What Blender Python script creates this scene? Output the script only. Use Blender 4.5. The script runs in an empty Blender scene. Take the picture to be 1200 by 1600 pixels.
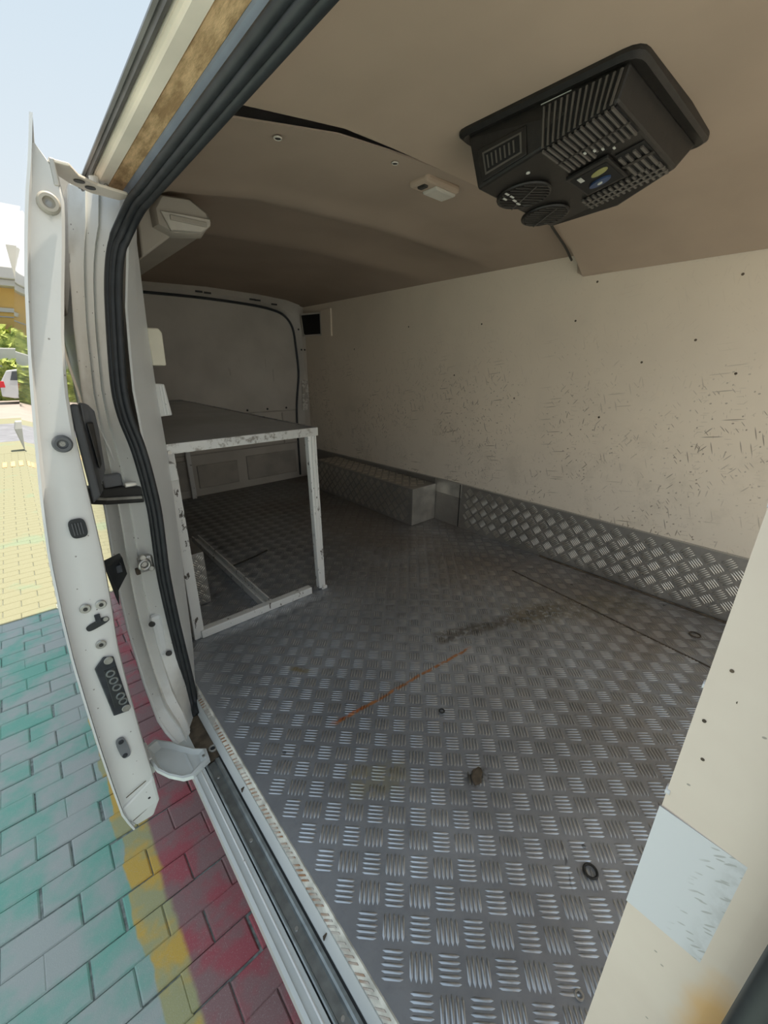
import bpy, bmesh, math, random
import numpy as np
from mathutils import Vector, Matrix, Euler
random.seed(7)
SC = bpy.context.scene
COL = SC.collection
# ------------------------------------------------------------------ camera
YAW, PITCH, ROLL, FPX = 0.7294075, 0.351011, -0.005009, 622.8
cy, sy, cp, sp = math.cos(YAW), math.sin(YAW), math.cos(PITCH), math.sin(PITCH)
F = Vector((sy*cp, cy*cp, -sp)); Rt = Vector((cy, -sy, 0)); Dn = F.cross(Rt)
cr, sr = math.cos(ROLL), math.sin(ROLL)
R2 = cr*Rt + sr*Dn; D2 = -sr*Rt + cr*Dn
cam = bpy.data.cameras.new('camera'); camo = bpy.data.objects.new('camera', cam); COL.objects.link(camo)
M = Matrix((R2, -D2, -F)).transposed().to_4x4(); M.translation = Vector((0, 0, 1.0))
camo.matrix_world = M
cam.sensor_fit = 'HORIZONTAL'; cam.sensor_width = 36.0; cam.lens = FPX/1200*36.0
cam.clip_start = 0.01; cam.clip_end = 500
SC.camera = camo
# ------------------------------------------------------------------ world, sun, exposure
SC.view_settings.view_transform = 'Standard'; SC.view_settings.look = 'None'
SC.view_settings.gamma = 1.0; SC.view_settings.use_curve_mapping = False
SC.view_settings.exposure = 1.02
W = bpy.data.worlds.new('hazy_sky'); SC.world = W; W.use_nodes = True
wt = W.node_tree; wt.nodes.clear()
wo = wt.nodes.new('ShaderNodeOutputWorld'); bg = wt.nodes.new('ShaderNodeBackground')
tc = wt.nodes.new('ShaderNodeTexCoord'); sx = wt.nodes.new('ShaderNodeSeparateXYZ'); rp = wt.nodes.new('ShaderNodeValToRGB')
wt.links.new(tc.outputs['Generated'], sx.inputs[0]); wt.links.new(sx.outputs['Z'], rp.inputs[0])
e = rp.color_ramp.elements
e[0].position = 0.0; e[0].color = (.84, .86, .87, 1)
e[1].position = 0.30; e[1].color = (.73, .82, .89, 1)
n_ = e.new(0.6); n_.color = (.62, .75, .86, 1)
n_ = e.new(1.0); n_.color = (.60, .73, .85, 1)
wt.links.new(rp.outputs[0], bg.inputs[0]); bg.inputs[1].default_value = 0.50
wt.links.new(bg.outputs[0], wo.inputs[0])
sun = bpy.data.lights.new('sun', 'SUN'); suno = bpy.data.objects.new('sun', sun); COL.objects.link(suno)
SUN = Vector((0.33, -0.06, 1.0)).normalized()
suno.rotation_euler = SUN.to_track_quat('Z', 'Y').to_euler(); suno.location = (5, -2, 12)
sun.energy = 4.6; sun.angle = math.radians(0.6); sun.color = (1.0, .93, .80)

# ------------------------------------------------------------------ node helpers
class N:
    def __init__(s, name):
        s.m = bpy.data.materials.new(name); s.m.use_nodes = True; s.t = s.m.node_tree
        s.b = s.t.nodes['Principled BSDF']; s.geo = None
    def node(s, k, **kw):
        n = s.t.nodes.new(k)
        for a, b in kw.items(): setattr(n, a, b)
        return n
    def lk(s, a, b): s.t.links.new(a, b)
    def put(s, sock, v):
        if isinstance(v, (int, float)): sock.default_value = v
        elif isinstance(v, tuple): sock.default_value = (v + (1,))[:len(sock.default_value)] if len(v) < len(sock.default_value) else v
        else: s.lk(v, sock)
    def pos(s):
        if s.geo is None: s.geo = s.node('ShaderNodeNewGeometry').outputs['Position']
        return s.geo
    def xyz(s):
        n = s.node('ShaderNodeSeparateXYZ'); s.lk(s.pos(), n.inputs[0]); return n.outputs
    def mapp(s, scale=(1,1,1), rot=(0,0,0), loc=(0,0,0), vec=None):
        n = s.node('ShaderNodeMapping'); s.lk(vec or s.pos(), n.inputs[0])
        n.inputs['Scale'].default_value = scale; n.inputs['Rotation'].default_value = rot; n.inputs['Location'].default_value = loc
        return n.outputs[0]
    def noise(s, scale, detail=3, rough=.5, vec=None):
        n = s.node('ShaderNodeTexNoise'); s.lk(vec or s.pos(), n.inputs['Vector'])
        n.inputs['Scale'].default_value = scale; n.inputs['Detail'].default_value = detail; n.inputs['Roughness'].default_value = rough
        return n.outputs[0]
    def voro(s, scale, vec=None, out='Distance', rnd=1.0):
        n = s.node('ShaderNodeTexVoronoi'); s.lk(vec or s.pos(), n.inputs['Vector']); n.inputs['Scale'].default_value = scale
        n.inputs['Randomness'].default_value = rnd
        return n.outputs
    def uv2(s, a, b):
        n = s.node('ShaderNodeCombineXYZ'); o = s.xyz(); s.lk(o[a], n.inputs[0]); s.lk(o[b], n.inputs[1]); return n.outputs[0]
    def voro2(s, scale, vec):
        n = s.node('ShaderNodeTexVoronoi'); n.voronoi_dimensions = '2D'; s.lk(vec, n.inputs['Vector']); n.inputs['Scale'].default_value = scale
        return n.outputs
    def ma(s, op, a, b=0.0, c=None, clamp=False):
        n = s.node('ShaderNodeMath', operation=op); n.use_clamp = clamp
        s.put(n.inputs[0], a); s.put(n.inputs[1], b)
        if c is not None: s.put(n.inputs[2], c)
        return n.outputs[0]
    def step(s, v, lo, hi):   # smooth 0..1 between lo and hi
        n = s.node('ShaderNodeMapRange'); n.interpolation_type = 'SMOOTHSTEP'
        s.put(n.inputs[0], v); n.inputs[1].default_value = lo; n.inputs[2].default_value = hi
        return n.outputs[0]
    def mix(s, f, a, b, mode='MIX'):
        n = s.node('ShaderNodeMix', data_type='RGBA', blend_type=mode)
        s.put(n.inputs[0], f); s.put(n.inputs[6], a); s.put(n.inputs[7], b)
        return n.outputs[2]
    def bump(s, h, strength=.3, dist=.01):
        n = s.node('ShaderNodeBump'); n.inputs['Strength'].default_value = strength; n.inputs['Distance'].default_value = dist
        s.lk(h, n.inputs['Height']); s.lk(n.outputs[0], s.b.inputs['Normal'])
    def done(s, col, rough=.5, metal=0.0, coat=0.0, spec=None):
        s.put(s.b.inputs['Base Color'], col); s.put(s.b.inputs['Roughness'], rough); s.put(s.b.inputs['Metallic'], metal)
        s.put(s.b.inputs['Coat Weight'], coat)
        if spec is not None: s.b.inputs['Specular IOR Level'].default_value = spec
        return s.m
def col3(h):
    c = [int(h[i:i+2], 16)/255 for i in (0, 2, 4)]
    return tuple((x/12.92 if x <= .04045 else ((x+.055)/1.055)**2.4) for x in c)
def simple(name, c, rough=.5, metal=0.0, var=.12, scale=12, coat=0.0, bumpy=.0, spec=None):
    k = N(name); nz = k.noise(scale, 4)
    d = tuple(x*(1-var) for x in c); l = tuple(min(1, x*(1+var)) for x in c)
    cc = k.mix(k.step(nz, .3, .7), d, l)
    if bumpy: k.bump(k.noise(scale*8, 3), bumpy, .004)
    return k.done(cc, rough, metal, coat, spec)
def streaks(k, layers, plane=('Y', 'Z')):
    """thin random dashes on a plane: stretched 2D voronoi cells, thresholded"""
    tot = None; base = k.uv2(*plane)
    for (sc, rz, stretch, thr, keep) in layers:
        v = k.mapp((1, 1, 1), (0, 0, rz), (sc*.37, rz, 0), vec=base); v = k.mapp((1, stretch, 1), (0, 0, 0), vec=v)
        o = k.voro2(sc, v)
        near = k.step(o['Distance'], thr, thr*.6)
        sel = k.node('ShaderNodeSeparateXYZ'); k.lk(o['Color'], sel.inputs[0])
        a = k.ma('MULTIPLY', near, k.ma('GREATER_THAN', sel.outputs[0], keep))
        tot = a if tot is None else k.ma('MAXIMUM', tot, a)
    return tot

def paint_white(name, c=(.80, .80, .78), rough=.35, dirt=.35, coat=.3, dirtcol=(.42, .38, .32)):
    k = N(name)
    a = k.noise(6, 6, .6); b = k.noise(60, 4, .7)
    m = k.ma('MULTIPLY', k.step(a, .5, .78), dirt)
    cc = k.mix(m, c, dirtcol)
    sp = k.ma('MULTIPLY', k.ma('LESS_THAN', k.voro(38)['Distance'], .07), .7)
    cc = k.mix(sp, cc, (.16, .13, .11))
    k.bump(b, .05, .003)
    return k.done(cc, rough, 0, coat)
# wall of scratched white board
def wall_mat():
    k = N('scratched_cream_board'); o = k.xyz()
    big = k.noise(1.6, 4); cc = k.mix(k.step(big, .35, .65), (.75, .65, .525), (.83, .72, .58))
    cool = k.step(o['Z'], .75, .3); cc = k.mix(k.ma('MULTIPLY', cool, .5), cc, (.76, .70, .61))
    wear = k.ma('MULTIPLY', k.step(k.noise(5, 7, .7), .48, .72), k.step(o['Z'], 1.05, .45))
    cc = k.mix(k.ma('MULTIPLY', wear, .30), cc, (.42, .37, .28))
    mask = k.ma('MULTIPLY', k.step(o['Z'], 1.25, .7), k.step(k.noise(3.1, 3), .34, .62))
    st = streaks(k, [(4.5, .9, 9, .09, .68), (6, -.8, 9, .09, .78), (5, 1.5, 8, .09, .7), (7, 2.3, 9, .09, .74), (3.5, 1.9, 14, .10, .74), (3, .15, 18, .12, .75)])
    dots = streaks(k, [(14, .3, 1.5, .07, .55), (22, 1.3, 1.3, .09, .6)])
    s2 = k.ma('MULTIPLY', k.ma('MAXIMUM', st, dots), k.ma('MULTIPLY_ADD', mask, .75, .05))
    cc = k.mix(s2, cc, (.20, .15, .10))
    fine = k.ma('MULTIPLY', streaks(k, [(11, .9, 8, .11, .72), (13, -1.4, 8, .11, .72), (10, .1, 12, .14, .7), (24, 2.0, 3, .11, .7)]), k.ma('MULTIPLY', mask, .42))
    cc = k.mix(fine, cc, (.30, .24, .17))
    k.bump(k.noise(9, 4), .08, .006)
    return k.done(cc, .42, 0, 0)
def plate_mat(name, base=(.385, .40, .43), stains_and_tone=True):
    k = N(name); o = k.xyz()
    a = k.noise(2.2, 5, .6); b = k.noise(70, 3, .7)
    cc = k.mix(k.step(a, .35, .68), tuple(x*.80 for x in base), tuple(x*1.10 for x in base))
    cc = k.mix(k.ma('MULTIPLY', k.step(b, .5, .8), .3), cc, tuple(x*.6 for x in base))
    rough = k.ma('MULTIPLY_ADD', a, .25, .30)
    metal = .5
    cc = k.mix(k.ma('MULTIPLY', k.step(k.noise(16, 4, .7), .45, .7), .22), cc, tuple(x*.55 for x in base))
    if stains_and_tone:
        # brownish grime to the far side of the floor
        g = k.ma('MULTIPLY', k.step(o['X'], .7, 1.6), k.step(k.noise(1.7, 5, .6, vec=k.mapp(loc=(5, 2, 1))), .33, .62))
        cc = k.mix(k.ma('MULTIPLY', g, .55), cc, (.26, .20, .145))
        # floor colour darkens smoothly towards the rear
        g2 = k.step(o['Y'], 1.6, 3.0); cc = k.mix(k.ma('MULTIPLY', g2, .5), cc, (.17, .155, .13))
        def seg(x0, y0, x1, y1, w, colr, amt, warp=.02):
            nonlocal cc
            dx, dy = x1-x0, y1-y0; L = math.hypot(dx, dy); dx /= L; dy /= L
            wn = k.ma('MULTIPLY', k.ma('SUBTRACT', k.noise(14, 2), .5), warp)
            px = k.ma('SUBTRACT', o['X'], x0); py = k.ma('SUBTRACT', o['Y'], y0)
            t = k.ma('ADD', k.ma('MULTIPLY', px, dx), k.ma('MULTIPLY', py, dy))
            d = k.ma('ADD', k.ma('SUBTRACT', k.ma('MULTIPLY', px, dy), k.ma('MULTIPLY', py, dx)), wn)
            inside = k.ma('MULTIPLY', k.step(t, 0, .03), k.step(t, L, L-.05))
            f = k.ma('MULTIPLY', inside, k.step(k.ma('ABSOLUTE', d), w, w*.35))
            f = k.ma('MULTIPLY', f, k.step(k.noise(55, 3), .34, .52))
            cc = k.mix(k.ma('MULTIPLY', f, amt), cc, colr)
        seg(.48, .765, 1.09, .705, .008, (.62, .23, .04), .8, .012)
        seg(.47, .775, .62, .75, .007, (.55, .12, .03), .5, .02)
        seg(1.0, .83, 1.62, .60, .05, (.11, .085, .05), .6, .07)
        seg(1.35, .72, 1.95, .38, .12, (.26, .23, .17), .55, .12)
        seg(.50, 1.07, .56, .98, .015, (.45, .33, .08), .55, .04)
        seg(.63, .40, .72, .36, .028, (.05, .04, .025), .85, .05)
        seg(.40, .60, .56, .50, .06, (.40, .37, .22), .45, .08)
        seg(.62, .10, .70, .19, .004, (.03, .03, .03), .5, .05)
        dots = k.ma('MULTIPLY', k.ma('LESS_THAN', k.voro(8)['Distance'], .045), k.ma('GREATER_THAN', k.noise(5, 2), .48))
        cc = k.mix(k.ma('MULTIPLY', dots, .7), cc, (.05, .05, .05))
    k.bump(b, .10, .002)
    if 'bar' in name: metal, rough = .85, .34
    return k.done(cc, rough, metal)
def paver_mat():
    k = N('painted_pavers'); o = k.xyz()
    oi = k.node('ShaderNodeObjectInfo').outputs['Random']
    w = k.ma('MULTIPLY', k.ma('SUBTRACT', k.noise(9, 3), .5), .035)
    rj = k.ma('MULTIPLY', k.ma('SUBTRACT', oi, .5), .022)
    X = k.ma('ADD', k.ma('ADD', o['X'], w), rj)
    bl = k.noise(4.2, 4, .6); bl2 = k.noise(7, 3, .6, vec=k.mapp(loc=(9, 4, 2)))
    pick = k.ma('MULTIPLY_ADD', k.ma('SUBTRACT', oi, .5), .08, bl)
    green = k.mix(k.step(pick, .40, .66), (.45, .475, .455), (.215, .47, .385))
    yel = k.mix(k.step(bl2, .40, .60), (.45, .43, .23), (.70, .45, .10))
    red = k.mix(k.step(bl2, .42, .66), (.32, .185, .185), (.44, .11, .13))
    cc = k.mix(k.step(X, -.092, -.084), green, yel)
    cc = k.mix(k.step(X, -.004, .012), cc, red)
    pale = k.mix(k.step(k.noise(2.6, 3), .58, .70), (.225, .215, .13), (.195, .23, .145))
    cc = k.mix(k.step(o['Y'], 3.452, 3.458), cc, pale)
    gr = k.ma('MULTIPLY', k.step(k.noise(260, 2, .8), .55, .75), .35)
    cc = k.mix(gr, cc, (.62, .62, .58))
    k.bump(k.noise(240, 3, .7), .35, .003)
    return k.done(cc, .85, 0, 0)
def front_panel_mat():
    k = N('cream_front_panel'); o = k.xyz()
    a = k.noise(5, 5, .6); cc = k.mix(k.step(a, .35, .7), (.70, .59, .505), (.75, .645, .555))
    d = k.ma('SQRT', k.ma('ADD', k.ma('POWER', k.ma('SUBTRACT', o['Y'], -.056), 2), k.ma('POWER', k.ma('MULTIPLY', k.ma('SUBTRACT', o['Z'], .515), .35), 2)))
    d = k.ma('ADD', d, k.ma('MULTIPLY', k.ma('SUBTRACT', k.noise(30, 3), .5), .02))
    cc = k.mix(k.ma('MULTIPLY', k.step(d, .026, .004), .8), cc, (.80, .45, .14))
    sp = streaks(k, [(38, .4, 1.4, .055, .72)])
    cc = k.mix(k.ma('MULTIPLY', sp, .7), cc, (.22, .20, .17))
    return k.done(cc, .5, 0, 0)
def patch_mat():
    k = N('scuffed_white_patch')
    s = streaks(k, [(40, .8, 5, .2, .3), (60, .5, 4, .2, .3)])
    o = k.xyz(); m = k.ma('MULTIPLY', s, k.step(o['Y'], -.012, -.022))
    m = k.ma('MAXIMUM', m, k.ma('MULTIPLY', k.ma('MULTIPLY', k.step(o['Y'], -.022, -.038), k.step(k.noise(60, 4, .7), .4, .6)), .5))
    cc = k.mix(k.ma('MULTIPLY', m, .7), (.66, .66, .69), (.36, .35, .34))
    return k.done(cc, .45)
def leg_mat():
    k = N('chipped_white_paint')
    ch = k.step(k.noise(38, 5, .7, vec=k.mapp((1, 1, .5))), .60, .63)
    cc = k.mix(ch, (.74, .73, .70), (.09, .075, .06))
    k.bump(ch, .3, .002)
    return k.done(cc, .45, 0, .1)
def edge_mat():
    k = N('worn_silver_edge')
    ch = k.step(k.noise(30, 5, .7), .50, .64)
    return k.done(k.mix(ch, (.55, .56, .55), (.25, .24, .22)), .4, .5)
def foam_mat():
    k = N('weathered_tan_strip')
    a = k.noise(40, 5, .7, vec=k.mapp((1, .25, 1)))
    cc = k.mix(k.step(a, .35, .65), (.42, .25, .12), (.88, .58, .32))
    k.bump(a, .5, .006)
    return k.done(cc, .8)
def leaf_mat():
    k = N('hedge_leaves'); a = k.noise(3, 5, .8)
    return k.done(k.mix(k.step(a, .35, .65), (.10, .16, .03), (.55, .60, .16)), .8)

MT = dict(
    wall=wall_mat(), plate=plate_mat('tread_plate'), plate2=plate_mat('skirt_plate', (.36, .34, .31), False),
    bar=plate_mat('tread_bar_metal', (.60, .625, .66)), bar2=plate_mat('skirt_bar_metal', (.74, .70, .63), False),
    smooth=simple('smooth_metal', (.62, .60, .55), .42, .75, .25, 9),
    white=paint_white('van_white_paint'), creamjamb=paint_white('jamb_paint', (.80, .79, .75), .4, .6, .2, (.40, .34, .25)),
    doorp=paint_white('door_flange_paint', (.72, .71, .69), .45, .12, .1),
    skin=simple('gloss_white_skin', (.74, .75, .75), .12, 0, .03, 4, 1.0),
    panel=simple('white_side_panel', (.82, .85, .86), .45, 0, .04, 4),
    rear=simple('rear_door_paint', (.56, .52, .46), .5, 0, .10, 3),
    rear2=simple('rear_stamping_paint', (.42, .385, .335), .55, 0, .12, 8),
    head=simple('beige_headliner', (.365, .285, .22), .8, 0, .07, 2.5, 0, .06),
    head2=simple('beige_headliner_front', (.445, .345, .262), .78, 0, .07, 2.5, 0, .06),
    duct=simple('beige_plastic', (.42, .38, .32), .5, 0, .06, 5),
    ductlens=simple('pale_plastic', (.58, .54, .47), .35, 0, .10, 14),
    seal=simple('black_rubber', (.022, .025, .028), .5, 0, .2, 30),
    blue=simple('blue_grey_strip', (.20, .23, .29), .55, 0, .12, 14),
    dark=simple('black_plastic', (.035, .033, .031), .42, 0, .15, 16),
    acb=simple('black_textured_plastic', (.017, .015, .013), .45, 0, .18, 60, 0, .15),
    acv=simple('vent_black', (.006, .006, .006), .7, 0, .1, 30),
    acslat=simple('vent_slat_plastic', (.11, .10, .088), .35, 0, .1, 30),
    grey=simple('dark_grey_plastic', (.115, .118, .125), .5, 0, .08, 20),
    rail=simple('grey_rail_metal', (.30, .32, .32), .35, .8, .15, 40),
    railw=simple('sill_white', (.62, .645, .63), .35, 0, .05, 6, .3),
    rim=simple('cream_channel', (.90, .80, .68), .35, 0, .08, 9, .3),
    foam=foam_mat(), gutter=simple('dark_gutter', (.13, .125, .12), .4, .3, .2, 12),
    rust=simple('brown_grime', (.10, .075, .05), .8, 0, .4, 30),
    leg=leg_mat(), edge=edge_mat(), top=simple('grey_shelf_top', (.34, .355, .375), .22, .1, .12, 3),
    steel=simple('zinc_steel', (.48, .47, .44), .35, .8, .2, 50), latch=simple('latch_plate', (.05, .055, .065), .4, .5, .2, 40),
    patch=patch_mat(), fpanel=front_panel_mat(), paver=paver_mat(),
    hbase=simple('handle_base_plastic', (.055, .056, .060), .5), liptan=simple('worn_lip_paint', (.62, .60, .54), .5, 0, .3, 30),
    joint=simple('paver_joint_sand', (.27, .30, .285), .95, 0, .3, 60),
    clip=simple('cream_foam', (.72, .68, .55), .6, 0, .05, 12), clipw=simple('white_plastic', (.68, .68, .65), .5, 0, .05, 12),
    cable=simple('black_cable', (.02, .018, .015), .5), yellowdot=simple('yellow_sticker', (.33, .32, .12), .5),
    bluedial=simple('blue_dial', (.03, .06, .14), .4), cream=simple('white_lettering', (.55, .55, .50), .5),
    tyre=simple('tyre_rubber', (.02, .02, .02), .8, 0, .2, 30),
    bwall=simple('yellow_render', (.52, .34, .11), .8, 0, .06, .4), bwhite=simple('white_render', (.42, .42, .41), .6, 0, .04, .5),
    broof=simple('pale_roof_sheet', (.33, .34, .37), .5, 0, .05, .5), bglass=simple('dark_glass', (.05, .06, .07), .1, 0, .1, 2),
    road=simple('pale_pink_road', (.32, .265, .235), .9, 0, .06, 1), ramp=simple('grey_speed_hump', (.19, .19, .21), .9, 0, .15, 3),
    grate=simple('orange_tactile', (.62, .40, .20), .8, 0, .15, 6),
    carw=simple('car_white', (.52, .53, .54), .2, 0, .02, 2, 1.0), carglass=simple('car_glass', (.07, .08, .09), .08, 0, .05, 2, .5),
    red=simple('red_lens', (.55, .02, .03), .25), leaf=leaf_mat(),
)
# ------------------------------------------------------------------ mesh builder
WL = {}
class MB:
    def __init__(s): s.v = []; s.f = []
    def add(s, vs, fs):
        n = len(s.v); s.v += [tuple(v) for v in vs]; s.f += [tuple(i+n for i in f) for f in fs]; return s
    def box(s, lo, hi, ch=0.0):
        x0, y0, z0 = lo; x1, y1, z1 = hi
        if ch <= 0:
            vs = [(x0,y0,z0),(x1,y0,z0),(x1,y1,z0),(x0,y1,z0),(x0,y0,z1),(x1,y0,z1),(x1,y1,z1),(x0,y1,z1)]
            return s.add(vs, [(3,2,1,0),(4,5,6,7),(0,1,5,4),(1,2,6,5),(2,3,7,6),(3,0,4,7)])
        bm = bmesh.new(); bmesh.ops.create_cube(bm, size=1)
        for v in bm.verts: v.co = Vector(((x0+x1)/2+v.co.x*(x1-x0), (y0+y1)/2+v.co.y*(y1-y0), (z0+z1)/2+v.co.z*(z1-z0)))
        bmesh.ops.bevel(bm, geom=bm.edges[:], offset=ch, segments=2, profile=.5, affect='EDGES')
        return s.frombm(bm)
    def frombm(s, bm):
        bm.verts.index_update(); s.add([v.co[:] for v in bm.verts], [[v.index for v in f.verts] for f in bm.faces]); bm.free(); return s
    def loft(s, rings, closed=True, caps=True):
        n = len(rings[0]); vs = [p for r in rings for p in r]; fs = []
        for i in range(len(rings)-1):
            for j in range(n if closed else n-1):
                k = (j+1) % n; fs.append((i*n+j, i*n+k, (i+1)*n+k, (i+1)*n+j))
        if caps and closed: fs += [tuple(range(n-1, -1, -1)), tuple((len(rings)-1)*n+j for j in range(n))]
        return s.add(vs, fs)
    def prismY(s, pts, y0, y1): return s.loft([[(x, y0, z) for x, z in pts], [(x, y1, z) for x, z in pts]])
    def prismX(s, pts, x0, x1): return s.loft([[(x0, y, z) for y, z in pts], [(x1, y, z) for y, z in pts]])
    def prismZ(s, pts, z0, z1): return s.loft([[(x, y, z0) for x, y in pts], [(x, y, z1) for x, y in pts]])
    def tube(s, path, r, n=10, caps=True, flat=1.0, up=None):
        P = [Vector(p) for p in path]; rings = []; nrm = Vector(up) if up else None
        for i, p in enumerate(P):
            t = (P[min(i+1, len(P)-1)] - P[max(i-1, 0)]).normalized()
            if nrm is None: nrm = t.orthogonal()
            nrm = (nrm - t*nrm.dot(t)).normalized(); b = t.cross(nrm)
            rr = r[i] if isinstance(r, (list, tuple)) else r
            rings.append([tuple(p + rr*(math.cos(a)*nrm + flat*math.sin(a)*b)) for a in [2*math.pi*k/n for k in range(n)]])
        return s.loft(rings, True, caps)
    def disc(s, c, nrm, r, h, n=20, ch=.0, r2=None):
        nrm = Vector(nrm).normalized(); a = nrm.orthogonal().normalized(); b = nrm.cross(a); c = Vector(c)
        def ring(rr, hh): return [tuple(c + nrm*hh + rr*(math.cos(t)*a + math.sin(t)*b)) for t in [2*math.pi*k/n for k in range(n)]]
        rs = [ring(r, 0), ring(r, h-ch)] + ([ring(r-ch, h)] if ch else [])
        if r2: rs += [ring(r2, h), ring(r2*.9, h*.5)]
        return s.loft(rs)
    def torus(s, c, nrm, R, r, n=24, m=8):
        nrm = Vector(nrm).normalized(); a = nrm.orthogonal().normalized(); b = nrm.cross(a); c = Vector(c); vs = []; fs = []
        for i in range(n):
            t = 2*math.pi*i/n; d = math.cos(t)*a + math.sin(t)*b
            for j in range(m):
                u = 2*math.pi*j/m; vs.append(tuple(c + d*(R + r*math.cos(u)) + nrm*r*math.sin(u)))
        for i in range(n):
            for j in range(m): fs.append((i*m+j, ((i+1)%n)*m+j, ((i+1)%n)*m+(j+1)%m, i*m+(j+1)%m))
        return s.add(vs, fs)
    def sheet(s, rows, t=.004, nrm=None):
        """rows: grid of points -> surface with thickness t along nrm (vector)"""
        R, C = len(rows), len(rows[0]); o = Vector(nrm)*t
        top = [tuple(p) for r in rows for p in r]; bot = [tuple(Vector(p)+o) for p in top]; n = R*C; fs = []
        for i in range(R-1):
            for j in range(C-1):
                a, b, c, d = i*C+j, i*C+j+1, (i+1)*C+j+1, (i+1)*C+j
                fs += [(a, b, c, d), (n+d, n+c, n+b, n+a)]
        bd = [j for j in range(C)] + [i*C+C-1 for i in range(1, R)] + [(R-1)*C+j for j in range(C-2, -1, -1)] + [i*C for i in range(R-2, 0, -1)]
        for q in range(len(bd)):
            a, b = bd[q], bd[(q+1) % len(bd)]; fs.append((b, a, n+a, n+b))
        return s.add(top+bot, fs)
    def build(s, name, mat, parent=None, smooth=False, bevel=0.0, kind=None, label=None, cat=None, group=None, uv=False):
        me = bpy.data.meshes.new(name); off = Vector((0, 0, 0))
        if parent is not None: off = WL[parent.name]
        else:
            # origin at the base centre
            a = np.array(s.v); off = Vector(((a[:,0].min()+a[:,0].max())/2, (a[:,1].min()+a[:,1].max())/2, a[:,2].min())) if kind != 'structure' else Vector((0,0,0))
        me.from_pydata([tuple(Vector(v)-off) for v in s.v], [], s.f)
        bm = bmesh.new(); bm.from_mesh(me); bmesh.ops.recalc_face_normals(bm, faces=bm.faces[:]); bm.to_mesh(me); bm.free()
        if smooth:
            me.shade_smooth()
            try: me.set_sharp_from_angle(angle=math.radians(38))
            except Exception: pass
        me.materials.append(MT[mat] if isinstance(mat, str) else mat)
        o = bpy.data.objects.new(name, me); COL.objects.link(o)
        if parent is not None: o.parent = parent
        else: o.location = off
        WL[o.name] = off.copy()
        if bevel:
            bv = o.modifiers.new('bevel', 'BEVEL'); bv.width = bevel; bv.segments = 2; bv.limit_method = 'ANGLE'; bv.angle_limit = math.radians(40)
        tagp(o, label, cat, group, kind)
        return o
def tagp(o, label=None, cat=None, group=None, kind=None):
    if kind: o['kind'] = kind
    if label: o['label'] = label
    if cat: o['category'] = cat
    if group: o['group'] = group
    return o
def thing(name, loc, label, cat, group=None):
    o = bpy.data.objects.new(name, None); COL.objects.link(o); o.location = loc; o.empty_display_size = .1
    WL[o.name] = Vector(loc); return tagp(o, label, cat, group)
def interp(pts, n):
    """resample a polyline by arclength"""
    P = [Vector(p) for p in pts]; d = [0]
    for a, b in zip(P, P[1:]): d.append(d[-1] + (b-a).length)
    out = []
    for k in range(n):
        t = d[-1]*k/(n-1); i = max(0, min(len(P)-2, next((j for j in range(len(d)-1) if d[j+1] >= t), len(P)-2)))
        u = (t-d[i])/max(1e-9, d[i+1]-d[i]); out.append(P[i].lerp(P[i+1], u))
    return out
def crom(pts, sub=6):
    P = [Vector(p) for p in pts]; P = [P[0]*2-P[1]] + P + [P[-1]*2-P[-2]]; out = []
    for i in range(1, len(P)-2):
        p0, p1, p2, p3 = P[i-1:i+3]
        for k in range(sub):
            t = k/sub
            out.append(.5*((2*p1)+(p2-p0)*t+(2*p0-5*p1+4*p2-p3)*t*t+(3*p1-p0-3*p2+p3)*t**3))
    out.append(P[-2]); return out
def lerp_tab(tab, x):
    if x <= tab[0][0]: return tab[0][1]
    for (a, b), (c, d) in zip(tab, tab[1:]):
        if x <= c:
            t = (x-a)/(c-a); return b + (d-b)*t
    return tab[-1][1]

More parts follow.
